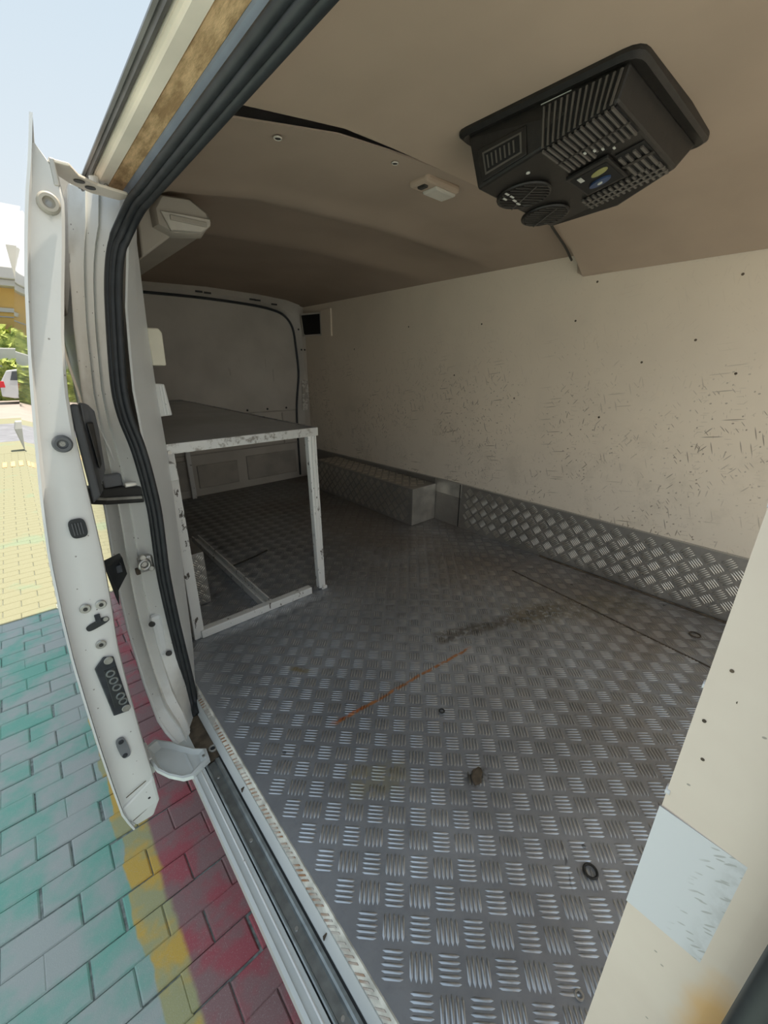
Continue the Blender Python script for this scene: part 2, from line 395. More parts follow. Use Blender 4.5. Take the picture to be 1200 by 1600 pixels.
# raised five-bar tread pattern on a rectangle (a relief nobody would count: one object)
def tread(name, o, u, v, ulen, vlen, mat, parent, keep=None, pitch=.0505, h=.0021, L=.043, w=.0056, label=None, ang=45, keep3=None):
    o, u, v = np.array(o, float), np.array(u, float), np.array(v, float); nn = np.cross(u, v)
    c45, s45 = math.cos(math.radians(ang)), math.sin(math.radians(ang))
    A = []
    R = int((ulen+vlen)/pitch)+2
    rng = np.random.default_rng(3)
    base = np.array([(-.5,0,0),(-.34,-.5,0),(.34,-.5,0),(.5,0,0),(.34,.5,0),(-.34,.5,0),(-.40,0,1),(.40,0,1)])
    fc = [(0,1,6),(1,2,7,6),(2,3,7),(3,4,7),(4,5,6,7),(5,0,6)]
    cells = []
    for i in range(-R, R):
        for j in range(-R, R):
            a, b = (i+.5)*pitch, (j+.5)*pitch
            x, y = a*c45 - b*s45, a*s45 + b*c45
            if -.01 < x < ulen+.01 and -.01 < y < vlen+.01: cells.append((i, j, a, b))
    vs = []
    for (i, j, a, b) in cells:
        hor = (i+j) % 2 == 0
        for q in range(5):
            off = (q-2)*.0088
            l = L*(1-.08*abs(q-2)/2)
            pts = base*np.array([l, w, h])
            if hor: P = np.stack([a+pts[:,0], b+off+pts[:,1]], 1)
            else: P = np.stack([a+off+pts[:,1], b+pts[:,0]], 1)
            X = P[:,0]*c45 - P[:,1]*s45; Y = P[:,0]*s45 + P[:,1]*c45
            if X.min() < .001 or X.max() > ulen-.001 or Y.min() < .001 or Y.max() > vlen-.001: continue
            W3 = o + np.outer(X, u) + np.outer(Y, v) + np.outer(pts[:,2], nn)
            if keep and not keep(W3[:,0].mean(), W3[:,1].mean(), W3[:,2].mean()): continue
            vs.append(W3)
    n = len(vs); V = np.concatenate(vs)
    if parent is not None: V = V - np.array(WL[parent.name])
    faces = [tuple(k*8+i for i in f) for k in range(n) for f in fc]
    me = bpy.data.meshes.new(name); me.from_pydata(V.tolist(), [], faces)
    me.materials.append(MT[mat]); ob = bpy.data.objects.new(name, me); COL.objects.link(ob); ob.parent = parent
    me.shade_smooth()
    ob['kind'] = 'stuff'
    return ob

# ================================================================== STRUCTURE
# ---- ground
GZ = -0.68
ground = MB().box((-60, -20, GZ-.30), (60, 60, GZ-.009)).build('ground', 'joint', kind='structure')
PW, PL, PR = .103, .200, .1075      # brick depth (y), length (x), row pitch
bm_ = MB()
def brick_mesh():
    b = MB(); c = .0045; lx, ly, z0, z1 = PL/2-.0014, PR/2-.0014, GZ-.04, GZ
    b.loft([[(-lx,-ly,z0),(lx,-ly,z0),(lx,ly,z0),(-lx,ly,z0)], [(-lx,-ly,z1-c),(lx,-ly,z1-c),(lx,ly,z1-c),(-lx,ly,z1-c)],
            [(-lx+c,-ly+c,z1),(lx-c,-ly+c,z1),(lx-c,ly-c,z1),(-lx+c,ly-c,z1)]])
    return b
first = None; cells = []
y0b = 1.135; x0b = -.316
for r in range(-8, 23):
    yy = y0b + r*PR; off = 0 if r % 2 == 0 else .097
    for k in range(-5, 6):
        xx = x0b + off + k*PL + PL/2
        if -.95 < xx < .62: cells.append((xx, yy))
cells = sorted(cells, key=lambda c: abs(c[0]+.15)*1.2 + max(0, .55-c[1])*3 + max(0, c[1]-3.6))[:298]
for i, (xx, yy) in enumerate(cells):
    if first is None:
        first = brick_mesh().build('paver', 'paver', ground); o = first
    else:
        o = first.copy(); COL.objects.link(o); o.parent = ground
    o.location = (xx, yy, random.uniform(-.0015, .0015)); o.rotation_euler = (random.uniform(-.006, .006), random.uniform(-.006, .006), random.uniform(-.006, .006))
have = set((round(a, 3), round(b, 3)) for a, b in cells)
st = MB(); T = brick_mesh()
for r in range(-18, 92):
    yy = y0b + r*PR; off = 0 if r % 2 == 0 else .097
    for k in range(-12, 14):
        xx = x0b + off + k*PL + PL/2
        if (round(xx, 3), round(yy, 3)) in have: continue
        st.add([(a+xx, b+yy, z) for a, b, z in T.v], T.f)
st.build('paver_field', 'paver', ground, kind='stuff')
MB().box((-40, 10.9, GZ-.02), (40, 18.3, GZ+.002)).build('far_yard', 'paver', ground)
MB().box((-40, 18.2, GZ-.02), (40, 31, GZ+.004)).build('road', 'road', ground)

# ---- van floor
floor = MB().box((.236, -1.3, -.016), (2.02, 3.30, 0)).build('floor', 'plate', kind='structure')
def keepf(x, y, z): return not (x > 1.775 and 1.71 < y < 2.85) and not (x > 1.70-.0+.14*(y-.9)*0 and y < .93 and x > 1.62+.125*y)
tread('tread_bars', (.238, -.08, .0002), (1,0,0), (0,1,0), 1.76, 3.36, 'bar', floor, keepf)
MB().box((.31, -1.28, .001), (1.99, -.12, .012), .002).build('cab_bounce_slab', 'clipw', floor)  # unseen white slab, added to bounce sunlight onto the far wall
# overlapping strip plate along the far side
sp_ = MB(); sp_.loft([[(1.62+.125*-.11, -.11, 0), (2.0, -.11, 0), (2.0, .93, 0), (1.62+.125*.93, .93, 0)], [(1.62+.125*-.11, -.11, .003), (2.0, -.11, .003), (2.0, .93, .003), (1.62+.125*.93, .93, .003)]])
strip = sp_.build('strip_plate', 'plate', floor)
tread('tread_bars', (1.45, -.10, .0031), (1,0,0), (0,1,0), .545, 1.02, 'bar', strip, lambda x, y, z: x > 1.63+.125*y)
# black grime line in the floor seam beside the wall
MB().tube([(1.992, -.9, .004), (1.994, .3, .004), (1.993, .92, .004)], .006, 6).build('seam_sealant', 'rust', floor)
MB().tube([(1.615+.125*-.9, -.9, .001), (1.615+.125*.93, .93, .001)], .0028, 5).build('seam_sealant', 'rust', floor)
# turned-down edge of the tread plate at the door
el = MB(); el.prismY([(.236, 0), (.233, .0015), (.2285, -.004), (.2215, -.0235), (.2240, -.0235), (.2310, -.004)], -.5, 1.235)
lip = el.build('plate_lip', 'liptan', floor)
d_ = MB()
yy = -.45; q = 0
while yy < 1.2:
    for t in range(4):
        f = t*.012
        a = Vector((.2289, yy+f, -.0035)); b = Vector((.2222, yy+f+.018, -.0215))
        nrm = Vector((-.93, 0, .36)); s = Vector((0, .0022, 0))
        d_.loft([[tuple(a-s), tuple(a+s), tuple(a+s+nrm*.0012), tuple(a-s+nrm*.0012)], [tuple(b-s), tuple(b+s), tuple(b+s+nrm*.0012), tuple(b-s+nrm*.0012)]])
    yy += .055; q += 1
k_ = N('worn_brown_ribs'); MT['ribs'] = k_.done(k_.mix(k_.step(k_.noise(9, 3), .4, .6), (.52, .48, .44), (.34, .17, .08)), .6)
o = d_.build('lip_ribs', 'ribs', lip); o['kind'] = 'stuff'

# ---- door sill with sliding rail (structure)
sill = MB().prismY([(.2215, -.023), (.2195, -.022), (.2065, -.046), (.2065, -.060), (.160, -.060), (.160, -.047), (.1310, -.047), (.1290, -.050), (.1315, -.075), (.165, -.33), (.165, -.40), (.30, -.40), (.30, -.018), (.234, -.018)], -.6, 1.30).build('trim_1', 'railw', kind='structure')
MB().prismY([(.1285, -.0485), (.1350, -.0462), (.1350, -.0440), (.1275, -.0465)], -.6, 1.0).build('sill_lip', 'railw', sill)
MB().prismY([(.1475, -.0468), (.1500, -.0445), (.1525, -.0468)], -.6, .93).build('sill_crease', 'white', sill)
rail = MB().prismY([(.163, -.060), (.163, -.046), (.1655, -.0445), (.169, -.047), (.171, -.052), (.188, -.052), (.191, -.046), (.195, -.0445), (.2015, -.0475), (.2015, -.060)], -.6, .925).build('slide_rail', 'rail', sill)
MB().box((.1575, -.6, -.0596), (.1632, .93, -.0560)).build('rail_groove', 'seal', sill)
MB().box((.2017, -.6, -.0596), (.2068, .93, -.0500)).build('rail_groove', 'seal', sill)
for yv in (.87, .665, .455, .30, .08, -.15):
    MB().disc((.1795, yv, -.0525), (0, 0, 1), .0042, .0030, 12, .001).build('rail_screw', 'steel', rail)
for yv in (.40, .78): MB().box((.2075, yv, -.041), (.217, yv+.0025, -.0285)).build('sill_nick', 'rust', sill)
# grimy bracket where the rail ends
gb = MB().box((.158, .93, -.064), (.2070, 1.165, -.049), .003).build('rail_end_bracket', 'rust', sill)
MB().torus((.199, .965, -.0475), (0, 0, 1), .0095, .003).build('bracket_eyelet', 'steel', gb)
MB().disc((.199, .965, -.0495), (0, 0, 1), .0075, .002).build('bracket_hole', 'seal', gb)
# underbody block
MB().box((.31, -1.3, -.40), (2.08, 3.30, -.018)).build('underbody', 'gutter', sill)

# ---- right wall (far side)
wr = MB().box((2.012, -1.3, -.02), (2.06, 3.34, 1.56)).build('wall_right', 'wall', kind='structure')
sk = MB().prismX([(-1.3, 0), (3.29, 0), (3.29, .262), (1.60, .290), (-1.3, .292)], 2.004, 2.0115).build('skirting_plate', 'plate2', wr)
tread('tread_bars', (2.0038, -1.0, .003), (0,0,1), (0,1,0), .284, 2.48, 'bar2', sk, pitch=.0505)
MB().prismY([(2.0025, .2), (2.0115, .2), (2.0115, .291), (2.0025, .291)], 1.494, 1.72).build('smooth_plate', 'smooth', sk)
MB().box((2.0005, 1.503, 0), (2.0030, 1.509, .29)).build('plate_joint', 'dark', sk)
MB().prismX([(-1.3, .2905), (1.60, .289), (3.29, .261), (3.29, .267), (1.60, .295), (-1.3, .2965)], 2.006, 2.0118).build('board_edge', 'rear2', wr)
for (yv, zv) in ((2.60, 1.12), (2.02, 1.24), (1.45, 1.22), (.93, 1.20), (.62, 1.02), (.45, 1.10), (.30, .98), (1.2, .84), (1.62, .95), (.75, .78), (.36, 1.31), (.86, 1.35)):
    MB().disc((2.0122, yv, zv), (-1, 0, 0), .0048, .0012, 10, .0005).build('board_screw', 'rust', wr)

# ---- wheel boxes
wb = thing('wheel_arch_cover', (1.9, 2.28, 0), 'tread-plate box over the wheel arch at the foot of the far cream wall', 'wheel arch cover')
MB().box((1.776, 1.712, .002), (2.002, 2.86, .255), .003).build('cover_box', 'plate2', wb)
tread('tread_bars', (1.778, 1.74, .2552), (1,0,0), (0,1,0), .222, 1.10, 'bar2', wb, h=.002)
tread('tread_bars', (1.7758, 1.73, .005), (0,0,1), (0,1,0), .245, 1.12, 'bar2', wb, h=.0014)
MB().box((1.777, 1.7095, .004), (1.999, 1.7118, .252)).build('end_plate', 'smooth', wb)
wb2 = thing('wheel_arch_cover', (.40, 2.0, 0), 'small tread-plate wheel arch box on the floor under the grey shelf, beside its left leg', 'wheel arch cover')
MB().box((.326, 1.665, .002), (.452, 2.42, .25), .003).build('cover_box', 'plate2', wb2)
tread('tread_bars', (.337, 1.6648, .006), (1,0,0), (0,0,1), .113, .24, 'bar2', wb2, h=.0014, pitch=.034, L=.026, w=.004)

# ---- left wall behind the pillar
wl = MB().loft([[(x, 1.43, z) for x, z in ((.285, -.02), (.300, .5), (.310, .9), (.330, 1.34), (.335, 1.45), (.15, 1.45), (.16, -.02))],
                [(x, 3.32, z) for x, z in ((.285, -.02), (.300, .5), (.310, .9), (.330, 1.34), (.335, 1.45), (.15, 1.45), (.16, -.02))]]).build('wall_left', 'rear2', kind='structure')
for yv in (1.95, 2.6):
    MB().loft([[(.282, yv, 0), (.318, yv, 0), (.318, yv+.06, 0), (.282, yv+.06, 0)], [(.33, yv, 1.36), (.36, yv, 1.36), (.36, yv+.06, 1.36), (.33, yv+.06, 1.36)]]).build('wall_rib', 'rear', wl, bevel=.004)

# ---- rear wall (tail door seen from inside)
re = MB().box((.15, 3.305, -.05), (2.06, 3.335, 1.62)).build('wall_rear', 'rear', kind='structure')
# the stamped frame around the tail door
def arch(off=0.0, yv=3.30, x1=1.935):
    pts = [(.60, 1.452), (1.11, 1.458), (1.50, 1.447), (1.72, 1.425), (1.83, 1.385), (1.895, 1.30), (1.915, 1.15), (1.925, .95), (1.905, .80), (1.885, .66), (1.875, .45), (1.873, .02)]
    return [Vector((x+off, yv, z+off)) for x, z in pts]
A0 = crom(arch(0, 3.300), 4)
MB().tube(A0, .0095, 8).build('tailgate_seal', 'seal', re)
fr = MB(); rows = []
inner = A0; 
outp = interp([(.60, 3.285, 1.530), (1.11, 3.285, 1.532), (1.60, 3.285, 1.525), (1.95, 3.285, 1.50), (2.008, 3.285, 1.42), (2.009, 3.285, 1.0), (2.009, 3.285, .02)], len(inner))
rows = [[p+Vector((.008, .004, .006)) for p in inner], [p.lerp(q, .5)+Vector((0, -.022, 0)) for p, q in zip(inner, outp)], outp]
fr.sheet(rows, .02, (0, 1, 0)); frm = fr.build('tailgate_frame', 'rear', re, smooth=True)
for (x, z) in ((1.12, 1.492), (1.18, 1.490), (1.52, 1.480), (1.56, 1.478), (1.70, 1.462)):
    MB().box((x, 3.268, z-.006), (x+.05, 3.290, z+.006)).build('frame_slot', 'dark', frm)
for (x, z) in ((1.952, 1.13), (1.985, 1.13), (1.935, 1.29), (1.93, .30)):
    MB().disc((x, 3.273, z), (0, -1, 0), .008, .002, 10).build('frame_hole', 'dark', frm)
# chipped filler on pillar
k_ = N('chipped_pillar'); MT['chip'] = k_.done(k_.mix(k_.step(k_.noise(28, 4, .7), .50, .56), (.44, .41, .36), (.72, .70, .64)), .5)
MB().sheet([[(1.925, 3.267, .62), (1.995, 3.275, .62)], [(1.93, 3.264, .76), (2.0, 3.272, .76)], [(1.935, 3.265, .88), (2.0, 3.274, .88)]], .004, (0, 1, 0)).build('scraped_paint', 'chip', frm)
# lower stampings of the tailgate
for (x0, x1, z0, z1) in ((.95, 1.28, .06, .25), (1.36, 1.84, .06, .27), (.62, .90, .06, .30)):
    MB().box((x0, 3.293, z0), (x1, 3.3055, z1), .006).build('stamping', 'rear2', re)
for z in (.33, .62):
    MB().box((.55, 3.297, z), (1.87, 3.3055, z+.010), .003).build('stamped_ridge', 'rear2', re)
MB().box((1.73, 3.297, .34), (1.742, 3.3055, .61), .002).build('stamped_ridge', 'rear2', re)
for x in (.75, 1.2, 1.42, 1.60, 1.78):
    MB().disc((x, 3.3045, .648), (0, -1, 0), .009, .003, 10, .001).build('panel_clip', 'dark', re)
for (x, z, dx, dz) in ((1.31, .95, .006, .05), (1.30, .97, .003, .03), (1.68, .92, .005, .10), (1.62, 1.02, .002, .07)):
    MB().box((x, 3.3035, z-dz/2), (x+dx, 3.3052, z+dz/2)).build('scratch_mark', 'rear2', re)
# vent box up in the corner
vb = thing('corner_vent_box', (2.05, 3.2, 1.24), 'square grey vent box with dark opening in the rear top corner', 'vent')
MB().loft([[(1.952, 3.262, 1.405), (2.008, 3.262, 1.405), (2.008, 3.262, 1.235), (1.970, 3.262, 1.235)], [(1.952, 3.25, 1.41), (2.008, 3.0, 1.41), (2.008, 3.0, 1.235), (1.970, 3.25, 1.235)]]).build('vent_body', 'rear', vb)
MB().loft([[(1.957, 3.2455, 1.397), (2.0035, 3.04, 1.397), (2.0035, 3.04, 1.247), (1.974, 3.2455, 1.247)], [(1.953, 3.2425, 1.397), (2.000, 3.035, 1.397), (2.000, 3.035, 1.247), (1.970, 3.2425, 1.247)]]).build('vent_opening', 'acv', vb)
MB().box((1.998, 2.88, 1.225), (2.0118, 3.02, 1.425), .003).build('vent_cover', 'wall', vb)

# ---- roof skin and ceiling panels
roof = MB().loft([[(x, yv, z) for x, z in ((.29, 1.42), (.31, 1.49), (.42, 1.59), (.75, 1.63), (1.5, 1.63), (1.95, 1.60), (2.06, 1.56), (2.06, 1.59), (1.95, 1.63), (1.5, 1.66), (.75, 1.66), (.40, 1.62), (.295, 1.50), (.25, 1.42))] for yv in (-.40, 3.33)]).build('roof', 'white', kind='structure')  # front end cut back so sunlight reaches the added cab slab
CP = [(.30, 1.335), (.36, 1.425), (.45, 1.478), (.70, 1.512), (1.20, 1.530), (1.60, 1.522), (1.85, 1.505), (2.012, 1.468)]
WAVE = [(.9, 0), (1.30, -.004), (1.40, -.016), (1.50, .004), (1.75, .012), (1.93, -.006), (2.02, .006), (2.6, .010), (3.3, 0)]
ceil = MB()
xs = [.30, .33, .36, .40, .45, .52, .60, .70, .85, 1.0, 1.2, 1.4, 1.6, 1.72, 1.85, 1.93, 2.012]
def sagx(x): return max(0, 1-(x-.30)/.75)
ys = [0, .02, .06, .12, .2, .3, .36, .4, .44, .48, .52, .6, .7, .82, .92, .98, 1.04, 1.1, 1.25, 1.5, 1.7, 2.0, 2.28, 2.38]
rows = []
for i, t in enumerate(ys):
    r = []
    for x in xs:
        ya = .936 + .050*max(0, 1-(x-.30)/.62)**1.3
        y = ya + (3.31-ya)*t/2.38
        z = lerp_tab(CP, x) + 1.7*lerp_tab(WAVE, y)*min(1, (2.012-x)*4, (x-.3)*6) - .012*sagx(x)*max(0, 1-t*6)
        r.append((x, y, z))
    rows.append(r)
ceil.sheet(rows, .004, (0, 0, 1)); ceil = ceil.build('ceiling', 'head', kind='structure', smooth=True)
cf = MB(); rows = []
CF = [(.30, 1.335), (.36, 1.425), (.45, 1.475), (.70, 1.508), (1.20, 1.525), (1.60, 1.513), (1.80, 1.480), (1.92, 1.425), (2.005, 1.378)]
for y in [-.38, -.3, -.15, 0, .3, .5, .7, .8, .88, .91, .93]:
    rows.append([(x if x < 2 else 2.008, y+.008*math.sin(x*6), lerp_tab(CF, x)) for x in xs])
cf.sheet(rows, .004, (0, 0, 1)).build('ceiling_panel', 'head2', ceil, smooth=True)
# folded tab where the front panel overlaps the wall board
MB().prismX([(.80, 1.40), (.958, 1.44), (.950, 1.395), (.925, 1.380), (.88, 1.378), (.80, 1.379)], 2.000, 2.0105).build('panel_tab', 'head2', ceil)
# hole clips in ceiling
for (x, y) in ((.575, .99), (.905, .955)):
    z = lerp_tab(CP, x) + lerp_tab(WAVE, y) - .012*sagx(x)
    MB().torus((x, y+.02, z-.004), (0, 0, 1), .008, .002, 16, 6).build('ceiling_clip', 'ductlens', ceil)
    MB().disc((x, y+.02, z-.003), (0, 0, -1), .0065, .002, 12).build('clip_hole', 'dark', ceil)
# dome lamp
dl = thing('dome_lamp', (1.10, 1.02, 1.515), 'small beige dome lamp on the ceiling behind the black unit', 'lamp')
MB().box((1.035, .975, 1.508), (1.185, 1.055, 1.532), .009).build('lamp_base', 'head2', dl)
MB().box((1.085, .985, 1.500), (1.178, 1.045, 1.512), .006).build('lamp_lens', 'ductlens', dl)
MB().box((1.048, 1.00, 1.502), (1.066, 1.03, 1.511), .003).build('lamp_switch', 'dark', dl)
# wiring from the unit to the wall
MB().tube(crom([(1.40, .80, 1.505), (1.50, .86, 1.500), (1.64, .90, 1.490), (1.80, .925, 1.462), (1.90, .935, 1.427)], 5), .0045, 8).build('power_cable', 'cable', label='thin dark cable running from the black ceiling unit towards the wall', cat='cable')

# ---- roof duct at the door side
dk = thing('roof_duct', (.48, 2.4, 1.37), 'beige plastic duct running along the roof edge above the grey shelf', 'duct')
sec = [(.378, 1.300), (.385, 1.430), (.43, 1.470), (.535, 1.485), (.590, 1.455), (.600, 1.425), (.560, 1.388), (.47, 1.372)]
MB().loft([[(x, 1.515, z) for x, z in sec], [(x, 3.29, z) for x, z in sec]]).build('duct_body', 'duct', dk, smooth=True, bevel=.006)
cap = [(.420, 1.385), (.418, 1.430), (.446, 1.472), (.535, 1.480), (.588, 1.450), (.596, 1.425), (.560, 1.382), (.47, 1.368)]
MB().loft([[(x, 1.52, z) for x, z in cap], [(x+(.5-x)*.06, 1.495, z+(1.42-z)*.06) for x, z in cap], [(x+(.5-x)*.16, 1.487, z+(1.42-z)*.16) for x, z in cap]]).build('end_cap', 'duct', dk, smooth=True)
lens = [(.440, 1.424), (.583, 1.430), (.580, 1.412), (.552, 1.388), (.462, 1.378)]
ln_ = MB().loft([[(x, 1.492, z) for x, z in lens], [(x, 1.479, z) for x, z in lens], [(x+(.51-x)*.1, 1.475, z+(1.405-z)*.1) for x, z in lens]]).build('outlet_lens', 'ductlens', dk, smooth=True)
MB().box((.462, 1.470, 1.404), (.568, 1.4765, 1.418), .002).build('lens_slot', 'duct', ln_)

# ---- opening header: strips above the door, all running along the van
def strip(name, pts, mat, y0=-.40, y1=1.16, parent=None, **kw):
    return MB().prismY(pts, y0, y1).build(name, mat, parent, **kw)
hd = strip('trim_2', [(.300, 1.343), (.262, 1.349), (.232, 1.357), (.216, 1.367), (.235, 1.41), (.36, 1.45), (.36, 1.43)], 'blue', kind='structure')
strip('tan_strip', [(.268, 1.3455), (.255, 1.3475), (.2435, 1.3485), (.240, 1.36), (.268, 1.355)], 'foam', parent=hd, y1=1.15)
strip('roof_channel', [(.2400, 1.3480), (.2375, 1.3415), (.2210, 1.3415), (.2190, 1.3475), (.2155, 1.3490), (.2125, 1.3465), (.2120, 1.3580), (.240, 1.3560)], 'rim', parent=hd, y1=1.14)
strip('channel_shadow_gap', [(.2125, 1.3520), (.2100, 1.3510), (.210, 1.362), (.2125, 1.362)], 'dark', parent=hd, y1=1.14)
strip('rain_gutter', [(.2110, 1.3560), (.2095, 1.3475), (.2050, 1.3462), (.2030, 1.3510), (.2010, 1.3500), (.1980, 1.3530), (.2050, 1.368), (.214, 1.368)], 'gutter', parent=hd, y1=1.20, smooth=False)
strip('blue_strip', [(.2680, 1.3450), (.2690, 1.3410), (.2770, 1.3330), (.290, 1.345)], 'blue', parent=hd, y1=1.15)
for y in (1.10, 1.125):
    MB().disc((.207, y, 1.340), (0, 0, -1), .004, .004, 10).build('channel_screw', 'rust', hd)

strip('headliner_edge', [(.2925, 1.3115), (.2970, 1.3115), (.300, 1.328), (.2925, 1.328)], 'rim', parent=hd, y1=1.08)
# ---- pillar and seal at the rear of the opening
SEAL = [(.277, .9, 1.313), (.277, 1.02, 1.313), (.273, 1.075, 1.308), (.260, 1.122, 1.283), (.238, 1.143, 1.240), (.221, 1.15, 1.180), (.206, 1.15, 1.095), (.188, 1.15, .957), (.188, 1.15, .884), (.200, 1.15, .805), (.206, 1.15, .722), (.209, 1.156, .632), (.205, 1.162, .537), (.201, 1.169, .437), (.202, 1.175, .304), (.205, 1.181, .206), (.209, 1.180, .05), (.206, 1.165, -.03), (.200, 1.12, -.052)]
def SC_(p): return p
SP = crom([(.277, -.38, 1.313), (.277, .3, 1.313)] + SEAL, 6)
seal = thing('door_seal', (.206, 1.16, -.05), 'black ribbed rubber seal around the side door opening', 'seal')
def offs(path, a, b):
    """offset sideways in the jamb plane (a) and towards the viewer (b)"""
    out = []
    for i, p in enumerate(path):
        t = (path[min(i+1, len(path)-1)]-path[max(i-1, 0)]).normalized()
        view = (Vector((.0, 0, 1.0))-p); view = Vector((-.55, -.75, 0)) if p.y > 1.1 and p.z < 1.25 else (Vector((-.45, 0, -1)) if p.y < 1.03 else Vector((-.5, -.45, -.7)))
        view = (view - t*view.dot(t)).normalized(); side = t.cross(view).normalized()
        out.append(p + side*a + view*b)
    return out
MB().tube(offs(SP, .0105, .0), .0072, 10).build('seal_rib', 'seal', seal, smooth=True)
MB().tube(offs(SP, -.0005, .003), .0070, 10).build('seal_rib', 'seal', seal, smooth=True)
MB().tube(offs(SP, -.0115, .0), .0078, 10).build('seal_rib', 'seal', seal, smooth=True)

JOUT = [(.194, 1.27, 1.375), (.167, 1.27, 1.233), (.142, 1.27, 1.071), (.127, 1.27, .924), (.122, 1.27, .762), (.114, 1.27, .621), (.103, 1.27, .468), (.098, 1.27, .344), (.096, 1.27, .243), (.096, 1.205, .081), (.100, 1.10, -.003+.0), (.124, 1.05, -.05), (.1265, .99, -.062), (.1285, .93, -.068)]
n = 40
Jo = interp(JOUT, n)
Ji = interp([(.280, 1.16, 1.345)] + SEAL[3:], n)
pil = MB(); rows = []
prof = [(0, 0), (.10, .004), (.24, .004), (.28, -.010), (.32, .002), (.52, .000), (.56, .012), (.9, .010), (1.0, .02)]
for (t, d) in prof:
    rows.append([Jo[i].lerp(Ji[i], t) + Vector((0, d, 0)) for i in range(n)])
rows.insert(0, [Jo[i]+Vector((.0, .03, 0)) for i in range(n)])
pil.sheet(rows, .012, (.3, .95, 0)); pil = pil.build('trim_3', 'creamjamb', kind='structure', smooth=True)
# flange lip along the outer edge of the pillar
MB().tube([p+Vector((.002, .002, 0)) for p in Jo[14:]], .0045, 8).build('pillar_lip', 'white', pil, smooth=True)
# dark shut line
SL = crom([(.222, 1.262, 1.36), (.188, 1.262, 1.215), (.160, 1.262, 1.044), (.150, 1.262, .953), (.147, 1.262, .83)], 4)
MB().tube(SL, .0022, 6).build('shut_line', 'seal', pil)
MB().tube([p+Vector((.022, -.016, 0)) for p in SL], .0016, 6).build('jamb_crease', 'rust', pil)
MB().tube(crom([(.137, 1.235, .87), (.150, 1.225, .80), (.158, 1.22, .745), (.165, 1.215, .70)], 4), .0022, 6).build('jamb_crease', 'creamjamb', pil)
# black mid-rail cut in the pillar
mr = MB().prismZ([(.085, 1.245), (.115, 1.215), (.195, 1.175), (.195, 1.20), (.12, 1.28), (.085, 1.28)], .655, .700).build('mid_rail', 'dark', pil, bevel=.004)
MB().prismZ([(.098, 1.232), (.118, 1.208), (.19, 1.168), (.19, 1.18), (.12, 1.235), (.1, 1.25)], .669, .676).build('rail_slot', 'steel', pil)
MB().box((.118, 1.205, .702), (.160, 1.225, .735), .004).build('rail_stop', 'grey', pil)
MB().box((.160, 1.185, .700), (.196, 1.20, .712), .003).build('rail_bracket', 'smooth', pil)
# striker
stk = MB().box((.150, 1.185, .452), (.188, 1.205, .500), .006).build('striker', 'steel', pil)
MB().torus((.163, 1.180, .478), (.2, -1, 0), .013, .005).build('striker_loop', 'steel', stk)
MB().disc((.163, 1.184, .500), (0, -1, 0), .009, .006, 14, .002).build('striker_bolt', 'steel', stk)
MB().disc((.178, 1.184, .462), (0, -1, 0), .008, .006, 14, .002).build('striker_bolt', 'steel', stk)
MB().box((.141, 1.190, .448), (.152, 1.204, .466), .002).build('striker_tab', 'rust', stk)
# small plugs lower on the pillar
for (x, y, z) in ((.152, 1.205, .275), (.176, 1.19, .165), (.185, 1.175, .02)):
    MB().disc((x, y, z), (-.3, -1, 0), .009, .004, 12, .001).build('pillar_plug', 'dark', pil)
MB().box((.150, 1.20, .15), (.185, 1.225, .30), .012).build('pillar_gusset', 'white', pil)
# bodyside skin behind the pillar, with its lower sill
SK = [(.200, 1.39), (.167, 1.233), (.145, 1.071), (.131, .924), (.128, .762), (.120, .5), (.118, .3), (.125, .0), (.150, -.36)]
bs = MB().loft([[(x, yv, z) for x, z in SK] + [(x+.03, yv, z) for x, z in SK[::-1]] for yv in (1.275, 3.335)]).build('body_side', 'skin', kind='structure', smooth=True)
MB().tube([(.118+.004*math.sin(k), 1.28+.001*k, 1.25-.045*k) for k in range(9)], .003, 6).build('body_crease', 'rim', bs)

# ---- white lining panel on the rear pillar
LP = [(.349, 1.40), (.336, 1.362), (.322, 1.119), (.315, .947), (.313, .715), (.300, .43), (.279, .001)]
LI = [(.302, 1.40), (.285, 1.35), (.236, 1.119), (.218, .947), (.216, .715), (.214, .43), (.221, .001)]
LPn = interp([(x, 1.38, z) for x, z in LP], 16); LIn = interp([(x, 1.172, z) for x, z in LI], 16)
lp = MB().sheet([LIn, [a.lerp(b, .5) for a, b in zip(LIn, LPn)], LPn], .010, (.6, .6, 0)).build('trim_4', 'panel', kind='structure')
for (t, u) in ((.30, .45), (.42, .50), (.53, .75), (.62, .6), (.8, .8)):
    a = LIn[int(t*15)].lerp(LPn[int(t*15)], u); MB().disc(a, (-1, -.3, 0), .0032, .0025, 8).build('panel_screw', 'rust', lp)
def clip(pts, mat, label):
    MB().prismY([(x, z) for x, z in pts], 1.383, 1.425).build('foam_block', mat, label=label, cat='foam block', bevel=.004)
clip([(.3235, 1.100), (.356, 1.100), (.363, 1.088), (.360, .998), (.323, .998)], 'clip', 'cream foam block on the edge of the white pillar panel, highest of three')
clip([(.3185, .948), (.345, .946), (.353, .853), (.3175, .851)], 'clipw', 'ribbed white block on the pillar panel edge, resting just above the shelf')
for q in range(3): pass
clip([(.3155, .705), (.336, .703), (.340, .646), (.3135, .646)], 'clipw', 'small white block on the pillar panel edge, just below the shelf')
rb = [o for o in COL.objects if o.name.startswith('foam_block')]
for x in (.330, .338):
    MB().box((x, 1.3805, .856), (x+.003, 1.3835, .944)).build('block_rib', 'white', rb[1])

